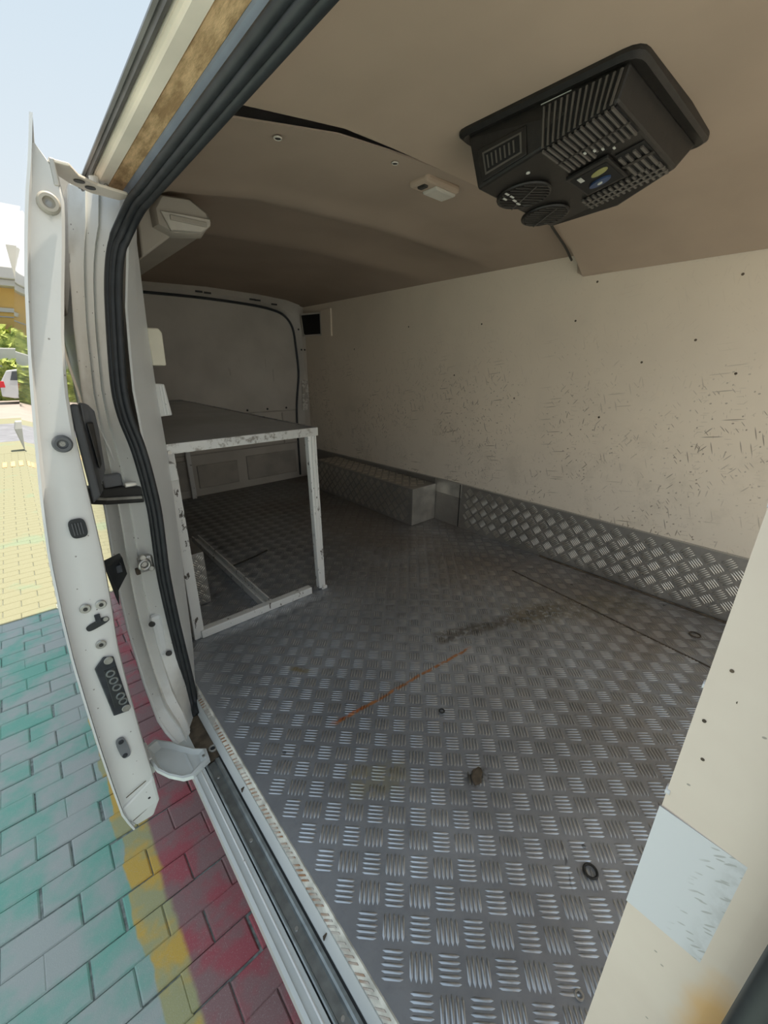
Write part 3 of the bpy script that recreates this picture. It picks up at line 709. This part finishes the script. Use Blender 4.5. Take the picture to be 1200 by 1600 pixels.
# ---- shelf table
tb = thing('steel_shelf_table', (.62, 2.3, 0), 'white chipped-paint steel table with a grey top running to the rear wall', 'table')
MB().loft([[(.327, 1.432, .742), (.905, 1.444, .742), (.905, 3.285, .742), (.385, 3.285, .742)], [(.327, 1.432, .757), (.905, 1.444, .757), (.905, 3.285, .757), (.385, 3.285, .757)]]).build('tabletop', 'top', tb)
MB().loft([[(.325, 1.424, .726), (.911, 1.436, .726), (.911, 1.442, .726), (.325, 1.432, .726)], [(.325, 1.424, .759), (.911, 1.436, .759), (.911, 1.442, .759), (.325, 1.432, .759)]]).build('front_edge_strip', 'edge', tb)
MB().box((.9055, 1.442, .726), (.911, 3.285, .759)).build('side_edge_strip', 'edge', tb)
MB().disc((.334, 1.4235, .733), (0, -1, 0), .006, .003, 12).build('edge_bolt', 'steel', tb)
def angle(x0, x1, y0, y1, z0, z1, t=.005):
    b = MB(); b.box((x0, y0, z0), (x1, y0+t, z1)); b.box((x0, y0+t, z0), (x0+t, y1, z1)); return b
lg = MB(); lg.loft([[(.864, 1.440, .727), (.905, 1.440, .727), (.905, 1.470, .727), (.864, 1.470, .727)], [(.872, 1.430, .008), (.906, 1.430, .008), (.906, 1.460, .008), (.872, 1.460, .008)]]); lg.build('leg', 'leg', tb, bevel=.003)
MB().box((.884, 1.425, .0), (.912, 1.452, .016), .002).build('foot', 'leg', tb)
for xx in (.877, .893): MB().box((xx, 1.4325, .02), (xx+.003, 1.4365, .725)).build('leg_crease', 'leg', tb)
MB().loft([[(.318, 1.436, .727), (.352, 1.436, .727), (.352, 1.47, .727), (.318, 1.47, .727)], [(.306, 1.432, .002), (.345, 1.432, .002), (.345, 1.466, .002), (.306, 1.466, .002)]]).build('leg', 'leg', tb, bevel=.003)
MB().box((.332, 1.424, .002), (.828, 1.456, .036), .003).build('bottom_rail', 'leg', tb)
MB().box((.600, 1.457, .002), (.640, 2.40, .012), .0).box((.600, 1.457, .012), (.607, 2.40, .036), 0).box((.633, 1.457, .012), (.640, 2.40, .036), 0).build('floor_rail', 'leg', tb)
MB().box((.872, 3.25, .0), (.905, 3.28, .742), .002).build('leg', 'leg', tb)
MB().box((.405, 3.25, .0), (.435, 3.28, .742), .002).build('leg', 'leg', tb)
MB().tube([(.66, 1.93, .006), (.80, 1.96, .006), (.88, 1.99, .005)], .0042, 8).build('loose_rod', 'cable', label='thin black rod lying on the floor under the grey shelf', cat='rod')

# ================================================================== CEILING UNIT
CAMC = Vector((0, 0, 1.0))
def sc(p, k=1.073): return CAMC + (Vector(p)-CAMC)*k
ac = thing('roof_air_conditioner', sc((1.07, .54, 1.37)), 'black plastic air-conditioning unit hanging from the headliner', 'air conditioner')
def rrect(pts, r, n=4):
    out = []; m = len(pts)
    for i in range(m):
        p, a, b = Vector(pts[i]), Vector(pts[i-1]), Vector(pts[(i+1) % m])
        u, v = (a-p).normalized(), (b-p).normalized()
        rr = r[i] if isinstance(r, list) else r
        A, B = p+u*rr, p+v*rr
        for k in range(n+1):
            t = k/n; out.append((1-t)**2*A + 2*t*(1-t)*p + t*t*B)
    return out
rimb = [(.846, .722), (.856, .356), (1.290, .352), (1.300, .728)]
def R3(z, g=0.0, r=.03): return [sc((p.x, p.y, z)) for p in rrect([Vector((x+(1.07-x)*g, y+(.54-y)*g, 0)) for x, y in rimb], r)]
MB().loft([R3(1.492), R3(1.474), R3(1.468, .035), R3(1.470, .06)]).build('flange', 'acb', ac, smooth=True)
# faceted body: rim loop -> bottom loop
T4 = [Vector((.866, .700, 1.472)), Vector((.874, .378, 1.472)), Vector((1.272, .374, 1.472)), Vector((1.280, .52, 1.472)), Vector((1.282, .708, 1.472))]
B4 = [Vector((.887, .680, 1.375)), Vector((.872, .390, 1.421)), Vector((1.205, .386, 1.413)), Vector((1.262, .520, 1.386)), Vector((1.256, .695, 1.376))]
def blend(T, B, t, g=0): return [sc(a.lerp(b, t)+(Vector((1.08, .54, 0))-Vector((a.x, a.y, 0)))*g) for a, b in zip(T, B)]
body = MB().loft([blend(T4, B4, 0), blend(T4, B4, 1)])
bodyo = body.build('housing', 'acb', ac, bevel=.006)
# frame helpers on faces
def face_frame(o, ux, vy):
    o, ux, vy = sc(o), sc(ux)-sc(o), sc(vy)-sc(o); return o, ux, vy
def on_face(o, U, V, nrm, u0, u1, v0, v1, h0, h1):
    P = lambda u, v, h: tuple(o + U*u + V*v + nrm*h)
    return MB().loft([[P(u0,v0,h0), P(u1,v0,h0), P(u1,v1,h0), P(u0,v1,h0)], [P(u0,v0,h1), P(u1,v0,h1), P(u1,v1,h1), P(u0,v1,h1)]])
# side face (towards the door): u from rear end to front end, v from rim down to fold
So = sc(T4[0]); SU = sc(T4[1])-So; SV = sc(B4[0])-So; SV2 = sc(B4[1])-sc(T4[1])
SN = (SV.cross(SU)).normalized()
if SN.x > 0: SN = -SN
def sq(u0, u1, v0, v1, h0, h1):
    P = lambda u, v, h: tuple(So + SU*u + (SV*(1-u)+SV2*u)*v + SN*h)
    return MB().loft([[P(u0,v0,h0), P(u1,v0,h0), P(u1,v1,h0), P(u0,v1,h0)], [P(u0,v0,h1), P(u1,v0,h1), P(u1,v1,h1), P(u0,v1,h1)]])
# display bezel, upright bars built in place of its unreadable lettering
bz = sq(.06, .43, .32, .93, 0, .006).build('lettering_bezel', 'acb', ac, bevel=.002)
sq(.10, .40, .42, .84, .0055, .0072).build('bezel_trim', 'acslat', bz)
sq(.115, .385, .46, .80, .0068, .0080).build('bezel_backing', 'acv', bz)
for q in range(7):
    u = .135+q*.034
    sq(u, u+.011, .51, .75, .0078, .0100).build('lettering_bar', 'acslat', bz)
# louvre field on the side face
sq(.54, .975, .16, .985, .0002, .0020).build('louvre_recess', 'acv', ac)
for q in range(13):
    u = .542+q*.0353
    sq(u, u+.0115, .15, 1.0, .0015, .0065).build('louvre', 'acslat', ac)
# pale sticker line
sq(.52, .70, .055, .075, .0002, .0010).build('sticker_edge', 'cream', ac)
# bottom face: u along rear->front (towards B4[1]), v across to far side
Bo = sc(B4[0]); BU = sc(B4[1])-Bo; BV = sc(B4[4])-Bo; BV2 = sc(B4[2])-sc(B4[1])
def bp(u, v, h):
    N_ = Vector((0, -.12, -1)).normalized()
    return Bo + BU*u + (BV*(1-u)+BV2*u)*v + N_*h
def bq(u0, u1, v0, v1, h0, h1):
    P = lambda u, v, h: tuple(bp(u, v, h))
    return MB().loft([[P(u0,v0,h0), P(u1,v0,h0), P(u1,v1,h0), P(u0,v1,h0)], [P(u0,v0,h1), P(u1,v0,h1), P(u1,v1,h1), P(u0,v1,h1)]])
bq(.53, .995, .02, .34, .0010, .0022).build('louvre_recess', 'acv', ac)
for q in range(13):
    u = .535+q*.0362
    bq(u, u+.0125, .0, .345 if q < 6 or q > 9 else .30, .0020, .0065).build('louvre', 'acslat', ac)
bq(.53, 1.0, .185, .20, .0063, .0070).build('louvre_bar', 'acb', ac)
# far grille: fine grid
bq(.40, .97, .80, .97, .0010, .0022).build('grille_recess', 'acv', ac)
for q in range(14):
    u = .405+q*.042
    bq(u, u+.016, .79, .975, .0020, .0070).build('grille_bar', 'acslat', ac)
for v in (.85, .91): bq(.40, .98, v, v+.014, .0060, .0082).build('grille_bar', 'acslat', ac)
bq(.80, .98, .46, .78, .0010, .0022).build('grille_recess', 'acv', ac)
for q in range(4):
    u = .805+q*.046
    bq(u, u+.018, .50, .80, .0020, .0060).build('grille_bar', 'acslat', ac)
bq(.79, .99, .60, .63, .0055, .0070).build('grille_bar', 'acb', ac)
# control recess, sticker and knob
cp_ = bq(.48, .78, .40, .74, .0005, .0090).build('control_panel', 'acb', ac, bevel=.002)
bq(.50, .76, .43, .71, .0085, .0100).build('panel_inset', 'acv', cp_)
c_ = bp(.60, .50, .010); nB = Vector((0, -.12, -1)).normalized()
def ell(c, a, b, h, ang, n=20):
    U = BU.normalized(); V = BV.normalized(); r = []
    for hh in (0, h):
        r.append([tuple(c + nB*hh + (U*math.cos(ang)-V*math.sin(ang))*a*math.cos(t) + (U*math.sin(ang)+V*math.cos(ang))*b*math.sin(t)) for t in [2*math.pi*k/n for k in range(n)]])
    return MB().loft(r)
ell(bp(.68, .50, .010), .020, .012, .001, .3).build('oval_sticker', 'yellowdot', cp_)
ell(bp(.635, .61, .010), .026, .014, .004, .2).build('dial', 'bluedial', cp_)
ell(bp(.635, .61, .014), .006, .004, .002, .2).build('dial_mark', 'cream', cp_)
bq(.54, .57, .45, .51, .0098, .0112).build('button', 'cream', cp_)
for (u, v) in ((.70, .22), (.75, .25), (.79, .28), (.84, .33)):
    bq(u, u+.012, v, v+.022, .0065, .0085).build('printed_mark', 'cream', ac)
MB().disc(bp(.345, .13, 0), nB, .0045, .002, 12).build('indicator', 'cream', ac)
# two round outlets
for (u, v, rr) in ((.17, .33, .062), (.10, .74, .060)):
    c_ = bp(u, v, 0)
    ot = MB().torus(c_+nB*.003, nB, rr, .0045, 28, 8).build('round_outlet', 'acb', ac, smooth=True)
    MB().disc(c_-nB*.001, nB, rr-.002, .003, 28).build('outlet_cavity', 'acv', ot)
    U = (BU.normalized()*.5+BV.normalized()*.86); U = (U-nB*U.dot(nB)).normalized(); V = nB.cross(U)
    for q in range(-4, 5):
        d = q*rr/4.8; hl = math.sqrt(max(0, rr*rr-d*d))-.003
        p0, p1 = c_+V*d-U*hl+nB*.003, c_+V*d+U*hl+nB*.003
        sw = V*.0012+nB*.0002; hh = (nB*.006+V*.004)
        MB().loft([[tuple(p0-sw), tuple(p0+sw), tuple(p0+sw+hh), tuple(p0-sw+hh)], [tuple(p1-sw), tuple(p1+sw), tuple(p1+sw+hh), tuple(p1-sw+hh)]]).build('outlet_vane', 'acslat', ot)
    MB().tube([tuple(c_-V*(rr-.004)+nB*.010), tuple(c_+V*(rr-.004)+nB*.010)], .0016, 6).build('vane_link', 'acslat', ot)
for (u, v) in ((.27, .10), (.27, .16), (.25, .22), (.24, .28), (.22, .14)):
    bq(u-.14, u-.125, v+.05, v+.09, .0105, .0120).build('printed_mark', 'cream', ac)

# ================================================================== SLIDING DOOR
DL = [(.123, 1.38), (.115, 1.348), (.107, 1.317), (.093, 1.27), (.078, 1.213), (.06, 1.135), (.044, 1.053), (.028, .966), (.011, .863), (-.006, .752), (-.021, .631), (-.03, .505), (-.036, .382), (-.038, .254), (-.039, .123), (-.038, -.011), (-.036, -.125), (-.022, -.190)]
DR = [(.124, 1.379), (.119, 1.349), (.118, 1.332), (.140, 1.316), (.1455, 1.295), (.143, 1.265), (.130, 1.203), (.113, 1.131), (.094, 1.045), (.079, .953), (.073, .868), (.071, .777), (.069, .685), (.067, .602), (.060, .490), (.050, .371), (.048, .237), (.048, .087), (.050, -.043), (.046, -.152), (.020, -.197)]
sd = thing('sliding_door', (.02, 1.6, GZ), 'open white sliding side door with exposed front edge', 'door')
nD = 44
DLi = interp([(x, 1.0, z) for x, z in DL], nD); DRi = interp([(x, 1.0, z) for x, z in DR], nD)
# force equal heights for clean cross rungs
zt = [1.379-(1.379+.190)*k/(nD-1) for k in range(nD)]
def atz(tab, z):
    t = sorted([(b, a) for a, b in tab]); return lerp_tab(t, z)
DL2 = [Vector((atz(DL, z), 1.0, z)) for z in zt]; DR2 = [Vector((max(atz(DR, z), atz(DL, z)+.0015), 1.0, z)) for z in zt]
fl = MB()
rows = []
for (t, d) in ((.0, .012), (.02, .0), (.10, .004), (.5, .002), (.88, .0), (.97, .004), (1.0, .016)):
    rows.append([a.lerp(b, t)+Vector((0, d, 0)) for a, b in zip(DL2, DR2)])
rows.append([b+Vector((.0, .05, 0)) for b in DR2])
fl.sheet(rows, .006, (0, 1, 0)); flo = fl.build('front_flange', 'doorp', sd, smooth=True)
# outer skin, with real thickness, and the inner skin
osk = [(p.x, p.z) for p in DL2]
def skinrow(yv, dx): return [(x+dx, yv, z) for x, z in osk]
sk_ = MB(); R_ = []
for yv in (.988, 1.05, 1.2, 1.5, 1.8, 2.1): R_.append([(x-.0035, yv, z) for x, z in osk])
sk_.sheet(R_, .0045, (1, 0, 0)); sk_.build('outer_skin', 'skin', sd, smooth=True)
isk = MB(); R_ = [[(p.x-.004, yv, p.z) for p in DR2[3:]] for yv in (1.05, 1.3, 1.7, 2.1)]
isk.sheet(R_, .004, (-1, 0, 0)); isk.build('inner_skin', 'doorp', sd, smooth=True)
MB().loft([[tuple(p+Vector((0, 1.094, 0))) for p in DL2], [tuple(p+Vector((0, 1.094, 0))) for p in DR2]], closed=False).sheet([[p+Vector((0, 1.094, 0)) for p in DL2], [p+Vector((0, 1.094, 0)) for p in DR2]], .006, (0, 1, 0)).build('rear_flange', 'doorp', sd)
# bottom shoe of the door edge
MB().loft([[(-.037, .997, -.11), (.049, .997, -.06), (.049, 1.06, -.06), (-.037, 1.06, -.11)], [(-.034, .995, -.150), (.048, .995, -.150), (.048, 1.06, -.150), (-.034, 1.06, -.150)], [(-.016, 1.0, -.196), (.026, 1.0, -.198), (.026, 1.06, -.198), (-.016, 1.06, -.196)]]).build('bottom_shoe', 'doorp', sd, bevel=.006)
MB().disc((.027, .9985, -.122), (0, -1, 0), .0035, .003, 10).build('drain_hole', 'seal', sd)
for (z, t) in ((-.065, .6), (-.155, .7)):
    MB().tube([(-.02, .9965, z-.012), (.03, .9965, z+.006)], .0012, 6).build('shoe_crease', 'rust', sd)
# rubber buffers
for (x, z) in ((.117, 1.258), (.048, .855)):
    b_ = MB().disc((x, .998, z), (0, -1, 0), .0165, .012, 24, .003, .009).build('buffer', 'duct' if z > 1 else 'grey', sd, smooth=True)
    MB().disc((x, .9935, z), (0, -1, 0), .0050, .0015, 12).build('buffer_screw', 'steel', b_)
# oval vent
def oval(name, c, w, h, t, mat, par, tilt=0.0, n=24):
    r = []
    for d in (0, t):
        ring = []
        for k in range(n):
            a = 2*math.pi*k/n; x = w*math.copysign(abs(math.cos(a))**.6, math.cos(a)); z = h*math.copysign(abs(math.sin(a))**.6, math.sin(a))
            ring.append((c[0]+x*math.cos(tilt)-z*math.sin(tilt), c[1]-d, c[2]+x*math.sin(tilt)+z*math.cos(tilt)))
        r.append(ring)
    return MB().loft(r).build(name, mat, par)
ov = oval('oval_grommet', (.036, .9995, .679), .015, .021, .004, 'seal', sd)
for q in range(4): MB().box((.027+q*.005, .993, .666), (.0285+q*.005, .9958, .692)).build('grommet_rib', 'grey', ov)
for (x, z) in ((.010, .494), (.039, .493), (.019, .394)):
    s_ = MB().disc((x, .9995, z), (0, -1, 0), .0105, .004, 18, .0015).build('flange_screw', 'steel', sd)
    MB().disc((x, .9955, z), (0, -1, 0), .0045, .001, 8).build('screw_recess', 'dark', s_)
kh = oval('lock_slot', (.024, .9998, .448), .023, .008, .0025, 'seal', sd, .28)
MB().box((.021, .9955, .452), (.032, .9995, .472), .001).build('slot_tab', 'latch', kh)
MB().disc((.040, .9975, .455), (0, -1, 0), .005, .003, 12).build('slot_rivet', 'steel', kh)
# latch contact plate
lt = MB().loft([[(x, .9998, z) for x, z in ((-.005, .338), (.016, .360), (.035, .352), (.040, .200), (.036, .185), (.004, .190))], [(x, .9950, z) for x, z in ((-.005, .338), (.016, .360), (.035, .352), (.040, .200), (.036, .185), (.004, .190))]]).build('contact_plate', 'latch', sd, bevel=.002)
for (x, z) in ((.024, .348), (.032, .198)):
    MB().disc((x, .995, z), (0, -1, 0), .0095, .003, 16, .001).build('plate_screw', 'steel', lt)
for q, z in enumerate((.312, .290, .268, .240, .222)):
    MB().torus((.021+.0022*q, .9935, z), (0, -1, 0), .0078, .0022, 16, 6).build('contact_ring', 'rail', lt)
MB().box((.010, .9935, .212), (.034, .9955, .325), .001).build('contact_pad', 'seal', lt)
pl_ = oval('plug_plate', (.004, .9998, .082), .011, .034, .003, simple('plug_grey', (.22, .23, .25), .4, .4), sd, .08)
for z in (.104, .058): MB().disc((.003, .9968, z), (0, -1, 0), .006, .0025, 12, .001).build('plug_screw', 'latch', pl_)
# inner handle
hd_ = MB().loft([[(.073, 1.015, .925), (.090, 1.015, .925), (.090, 1.015, .735), (.073, 1.015, .720)], [(.083, 1.06, .925), (.096, 1.06, .922), (.102, 1.06, .735), (.083, 1.06, .725)]]).build('inner_handle', 'hbase', sd, bevel=.004)
MB().loft([[(.096, 1.050, .925), (.110, 1.060, .922), (.121, 1.072, .905), (.122, 1.080, .870), (.116, 1.080, .775), (.106, 1.072, .752), (.092, 1.058, .745)], [(.096, 1.085, .925), (.110, 1.090, .922), (.121, 1.10, .905), (.122, 1.10, .870), (.116, 1.10, .775), (.106, 1.10, .752), (.092, 1.085, .745)]]).build('handle_grip', 'grey', hd_, bevel=.004)
MB().loft([[(.099, 1.045, .885), (.112, 1.055, .885), (.110, 1.055, .795), (.102, 1.045, .785)], [(.099, 1.08, .885), (.112, 1.08, .885), (.110, 1.08, .795), (.102, 1.08, .785)]]).build('grip_insert', 'dark', hd_, bevel=.003)
# rubber stop
rs_ = MB().loft([[(.065, 1.02, .570), (.108, 1.09, .556), (.110, 1.09, .505), (.082, 1.05, .490), (.073, 1.02, .462)], [(.065, 1.06, .570), (.108, 1.12, .556), (.110, 1.12, .505), (.082, 1.12, .490), (.073, 1.06, .462)]]).build('rubber_stop', 'seal', sd, bevel=.003)
MB().box((.082, 1.058, .528), (.100, 1.075, .548), .002).build('stop_tongue', 'latch', rs_)
# upper roller arm
MB().prismZ([(.135, 1.00), (.160, 1.00), (.178, 1.04), (.210, 1.065), (.262, 1.075), (.268, 1.095), (.255, 1.12), (.205, 1.115), (.170, 1.09), (.140, 1.05)], 1.322, 1.3275).build('upper_arm', 'rim', sd, bevel=.0015)
ua = MB().box((.132, .998, 1.288), (.140, 1.045, 1.328), .002).build('arm_plate', 'smooth', sd)
for (x, y) in ((.180, 1.060), (.200, 1.082)):
    MB().disc((x, y, 1.3215), (0, 0, -1), .009, .001, 14).build('arm_hole', 'dark', ua)
for (x, y) in ((.170, 1.075), (.190, 1.10), (.232, 1.10)):
    MB().disc((x, y, 1.3275), (0, 0, 1), .005, .012, 12, .002).build('arm_bolt', 'steel', ua)
MB().disc((.213, 1.10, 1.3275), (0, 0, 1), .009, .022, 14, .003).build('arm_roller', 'clipw', ua)
# lower roller arm, a pressed dish
outl = [(.052, 1.085), (.050, 1.040), (.058, .990), (.078, .950), (.105, .915), (.128, .905), (.150, .915), (.178, .925), (.182, .965), (.160, .985), (.135, 1.02), (.110, 1.06), (.080, 1.095)]
def ins(p, g): cx, cy_ = .108, .985; return (p[0]+(cx-p[0])*g, p[1]+(cy_-p[1])*g)
la = MB().loft([[(x, y, -.046) for x, y in outl], [(x, y, -.034) for x, y in outl], [(*ins(p, .10), -.032) for p in outl], [(*ins(p, .28), -.046) for p in outl], [(*ins(p, .5), -.047) for p in outl]])
lao = la.build('lower_arm', 'railw', sd, smooth=True)
MB().disc((.168, .945, -.0335), (0, 0, 1), .004, .003, 10).build('arm_bolt', 'steel', lao)
MB().box((.040, 1.03, -.085), (.058, 1.10, -.028), .004).build('arm_mount', 'doorp', sd)

# ================================================================== FRONT PILLAR AND PANEL
fpz = MB().sheet([[(.300, .014, z) for z in (.003, .3, .6, .9, 1.2, 1.335)], [(.296, -.05, z) for z in (.003, .3, .6, .9, 1.2, 1.335)], [(.292, -.45, z) for z in (.003, .3, .6, .9, 1.2, 1.335)]], .010, (1, 0, 0)).build('trim_5', 'fpanel', kind='structure')
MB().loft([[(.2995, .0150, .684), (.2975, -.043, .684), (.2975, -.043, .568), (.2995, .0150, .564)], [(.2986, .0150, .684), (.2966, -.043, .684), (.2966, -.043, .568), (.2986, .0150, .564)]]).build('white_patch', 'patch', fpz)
for (y, z, r) in ((.0155, .93, .004), (.016, .80, .003), (.016, .70, .004), (.016, .615, .003), (.0155, .57, .0025)):
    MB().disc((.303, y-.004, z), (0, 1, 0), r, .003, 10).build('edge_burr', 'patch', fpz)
for (y, z) in ((.002, .745), (-.004, .80), (.004, .82), (.008, .775), (-.010, .835)):
    MB().disc((.2995, y, z), (-1, 0, 0), .0012, .0006, 8).build('panel_hole', 'rust', fpz)
for (dx, dy, r) in ((.0, .0, .010), (-.008, -.020, .011), (-.014, -.042, .010)):
    MB().tube([(.262+dx, -.064+dy, -.05), (.256+dx, -.062+dy, .4), (.254+dx, -.0615+dy, .60), (.258+dx, -.062+dy, .9), (.275+dx, -.066+dy, 1.2), (.288+dx, -.07+dy, 1.30)], r, 10).build('seal_rib', 'seal', seal, smooth=True)
bp_ = MB().loft([[(x, yv, z) for x, z in ((.23, -.05), (.15, -.05), (.13, .3), (.13, .7), (.14, 1.0), (.185, 1.38), (.25, 1.40), (.25, .7))] for yv in (-.13, -1.3)]).build('body_front_side', 'skin', kind='structure')
MB().box((.15, -1.34, -.40), (2.06, -1.28, .55)).build('wall_front', 'white', kind='structure')

# ---- small litter on the floor
MB().torus((.679, .102, .0042), (0, 0, 1), .013, .0026, 24, 8).build('rubber_ring', 'cable', label='dark rubber ring lying on the floor near the cream panel, the largest ring', cat='ring')
MB().torus((.763, .582, .0038), (0, 0, 1), .0075, .0020, 18, 6).build('rubber_ring', 'cable', label='tiny dark ring lying mid-floor right of the orange line', cat='ring')
MB().torus((1.80, .16, .0062), (0, 0, 1), .018, .0022, 20, 6).build('rubber_ring', 'rust', label='faint round ring on the far strip of floor by the wall skirting', cat='ring')
MB().torus((.484, .040, .0038), (0, 0, 1), .006, .0020, 16, 6).build('metal_washer', 'steel', label='small metal washer on the floor at the foot of the cream panel', cat='washer')
def leaf(c, a, s):
    c = Vector((c[0], c[1], .003)); b = MB(); pts = []
    for k in range(12):
        t = 2*math.pi*k/12; r = s*(1+.35*random.random()); pts.append((c.x+r*math.cos(t)*1.2*math.cos(a)-r*math.sin(t)*.6*math.sin(a), c.y+r*math.cos(t)*1.2*math.sin(a)+r*math.sin(t)*.6*math.cos(a)))
    return b.loft([[(x, y, .0018) for x, y in pts], [(c.x+(x-c.x)*.7, c.y+(y-c.y)*.7, .0026+.0008*random.random()) for x, y in pts]])
leaf((.673, .386), .5, .019).build('dirt_clump', 'rust', label='dark clump of dirt pressed on the middle of the tread floor', cat='dirt')

# ---- rear wheel under the body
wh = thing('wheel', (.30, 2.45, GZ), 'dark rear tyre below the van side, glimpsed behind the open door', 'wheel')
MB().disc((.195, 2.45, GZ+.315), (1, 0, 0), .31, .20, 32, .02).build('tyre', 'tyre', wh, smooth=True)
MB().disc((.198, 2.45, GZ+.315), (-1, 0, 0), .19, .006, 24, .003).build('rim', 'smooth', wh)
MB().box((.17, 2.02, -.56), (.40, 2.035, -.36), .003).build('mud_flap', 'seal', kind='structure')

# ================================================================== BACKGROUND
bd = thing('yellow_building', (0, 34, GZ), 'yellow building with a pale sheet roof in the distance at far left', 'building')
MB().box((-30, 30.5, GZ), (30, 40, 4.7)).build('wall', 'bwall', bd)
MB().box((-31, 29.6, 4.7), (31, 41, 5.0), .05).build('eave', 'bwhite', bd)
MB().box((-31, 29.4, 5.0), (31, 29.8, 5.55), .05).build('fascia', 'bwhite', bd)
MB().prismX([(29.8, 5.3), (41, 5.3), (36, 9.4), (34, 9.4)], -31, 31).build('roof_slope', 'broof', bd)
for xx in np.arange(-28, 29, 4.0):
    wn = MB().box((xx, 30.42, 1.2), (xx+1.6, 30.55, 3.2)).build('window', 'bglass', bd) if not -3 < xx < 4 else None
    MB().box((xx+2.4, 30.44, GZ), (xx+2.55, 30.52, 4.7)).build('pilaster', 'bwhite', bd)
for z in (1.9, 3.3): MB().box((-30, 30.45, z), (30, 30.52, z+.05)).build('string_course', 'broof', bd)
MB().box((.0, 30.40, 3.55), (1.2, 30.52, 3.75)).build('sign_board', 'bwhite', bd)
def hedge(name, y0, y1, z0, z1, x0, x1, num, label, s=.32):
    rng = np.random.default_rng(5); b = MB()
    b.box((x0, y0+.2, z0), (x1, y1-.2, z1-.3))
    for q in range(num):
        c = Vector((rng.uniform(x0, x1), rng.uniform(y0, y1), rng.uniform(z0+.1, z1))); a = Vector(rng.normal(size=3)).normalized(); u = a.orthogonal().normalized()*s*rng.uniform(.5, 1); v = a.cross(u)*.6
        b.add([tuple(c-u), tuple(c-v), tuple(c+u), tuple(c+v+a*s*.3)], [(0, 1, 2, 3)])
    o = b.build(name, 'leaf', label=label, cat='hedge'); return o
hedge('hedge', 28.7, 30.2, GZ, 2.75, -14, 12, 4200, 'bright green bushy hedge directly under the yellow building wall')
tk = MB().box((-16, 28.25, GZ), (14, 28.55, 1.75), .04).build('boundary_wall', 'bwhite', label='pale boundary wall between the hedges in front of the yellow building', cat='wall')
hedge('hedge', 27.3, 28.0, GZ, 1.15, -14, 12, 4200, 'darker low hedge growing behind the white car', .26)
# white car
car = thing('car', (1.6, 25.4, GZ), 'white hatchback parked across the road at the left edge', 'car')
cz = GZ; cx0 = -.42; cy0, cy1 = 24.6, 26.3
prof = [(0, .35), (.03, .75), (.12, 1.0), (.38, 1.42), (.9, 1.50), (2.1, 1.48), (2.95, 1.02), (3.9, .88), (4.15, .62), (4.15, .30), (3.75, .25), (.4, .25)]
MB().loft([[(cx0+a, yv, cz+b) for a, b in prof] for yv in (cy0, cy1)]).build('body', 'carw', car, bevel=.04)
MB().loft([[(cx0+a, yv, cz+b) for a, b in ((.42, 1.02), (.56, 1.38), (1.25, 1.42), (1.25, 1.0))] for yv in (cy0-.012, cy0+.05)]).build('side_window', 'carglass', car)
MB().loft([[(cx0+a, yv, cz+b) for a, b in ((1.33, 1.0), (1.33, 1.42), (2.05, 1.40), (2.75, 1.02))] for yv in (cy0-.012, cy0+.05)]).build('side_window', 'carglass', car)
MB().box((cx0-.01, cy0-.015, cz+.72), (cx0+.20, cy0+.2, cz+.98), .02).build('tail_light', 'red', car)
for a in (.85, 3.3):
    w_ = MB().disc((cx0+a, cy0-.03, cz+.31), (0, 1, 0), .31, .2, 24, .02).build('wheel', 'tyre', car)
    MB().disc((cx0+a, cy0-.03, cz+.31), (0, -1, 0), .19, .01, 16, .004).build('hubcap', 'smooth', w_)
    MB().disc((cx0+a, cy1-.17, cz+.31), (0, 1, 0), .31, .2, 24, .02).build('wheel', 'tyre', car)
# grey hump and kerb strip
MB().prismX([(12.6, GZ), (12.7, GZ+.02), (16.4, GZ+.02), (16.5, GZ)], -14, 14).build('speed_hump', 'ramp', label='flat grey asphalt band crossing the yard before the pink road', cat='paving')
tc_ = thing('tactile_strip', (-.5, 9.6, GZ), 'row of orange ribbed marks across the pale yellow paving', 'paving strip')
for q in range(24):
    MB().box((-2.2+q*.11, 9.35, GZ-.001), (-2.14+q*.11, 9.85, GZ+.012), .003).build('rib', 'grate', tc_)
bo = thing('bollard', (.03, 11.2, GZ), 'white leaning barrier block standing before the grey band', 'barrier')
MB().loft([[(-.10, 11.0, GZ), (.18, 11.0, GZ), (.18, 11.25, GZ), (-.10, 11.25, GZ)], [(-.16, 11.0, GZ+.45), (.10, 11.0, GZ+.45), (.10, 11.25, GZ+.45), (-.16, 11.25, GZ+.45)], [(-.12, 11.03, GZ+.60), (.02, 11.03, GZ+.60), (.02, 11.2, GZ+.60), (-.12, 11.2, GZ+.60)]]).build('block', 'bwhite', bo, bevel=.02)

# ---- repeats carry a common group
for o in COL.objects:
    if o.parent is None and o.get('label'):
        for key, g in (('foam_block', 'blocks on the edge of the pillar panel'), ('rubber_ring', 'rings lying on the floor'), ('hedge', 'hedges before the yellow building'), ('wheel_arch_cover', 'boxes over the wheel arches')):
            if o.name.startswith(key): o['group'] = g
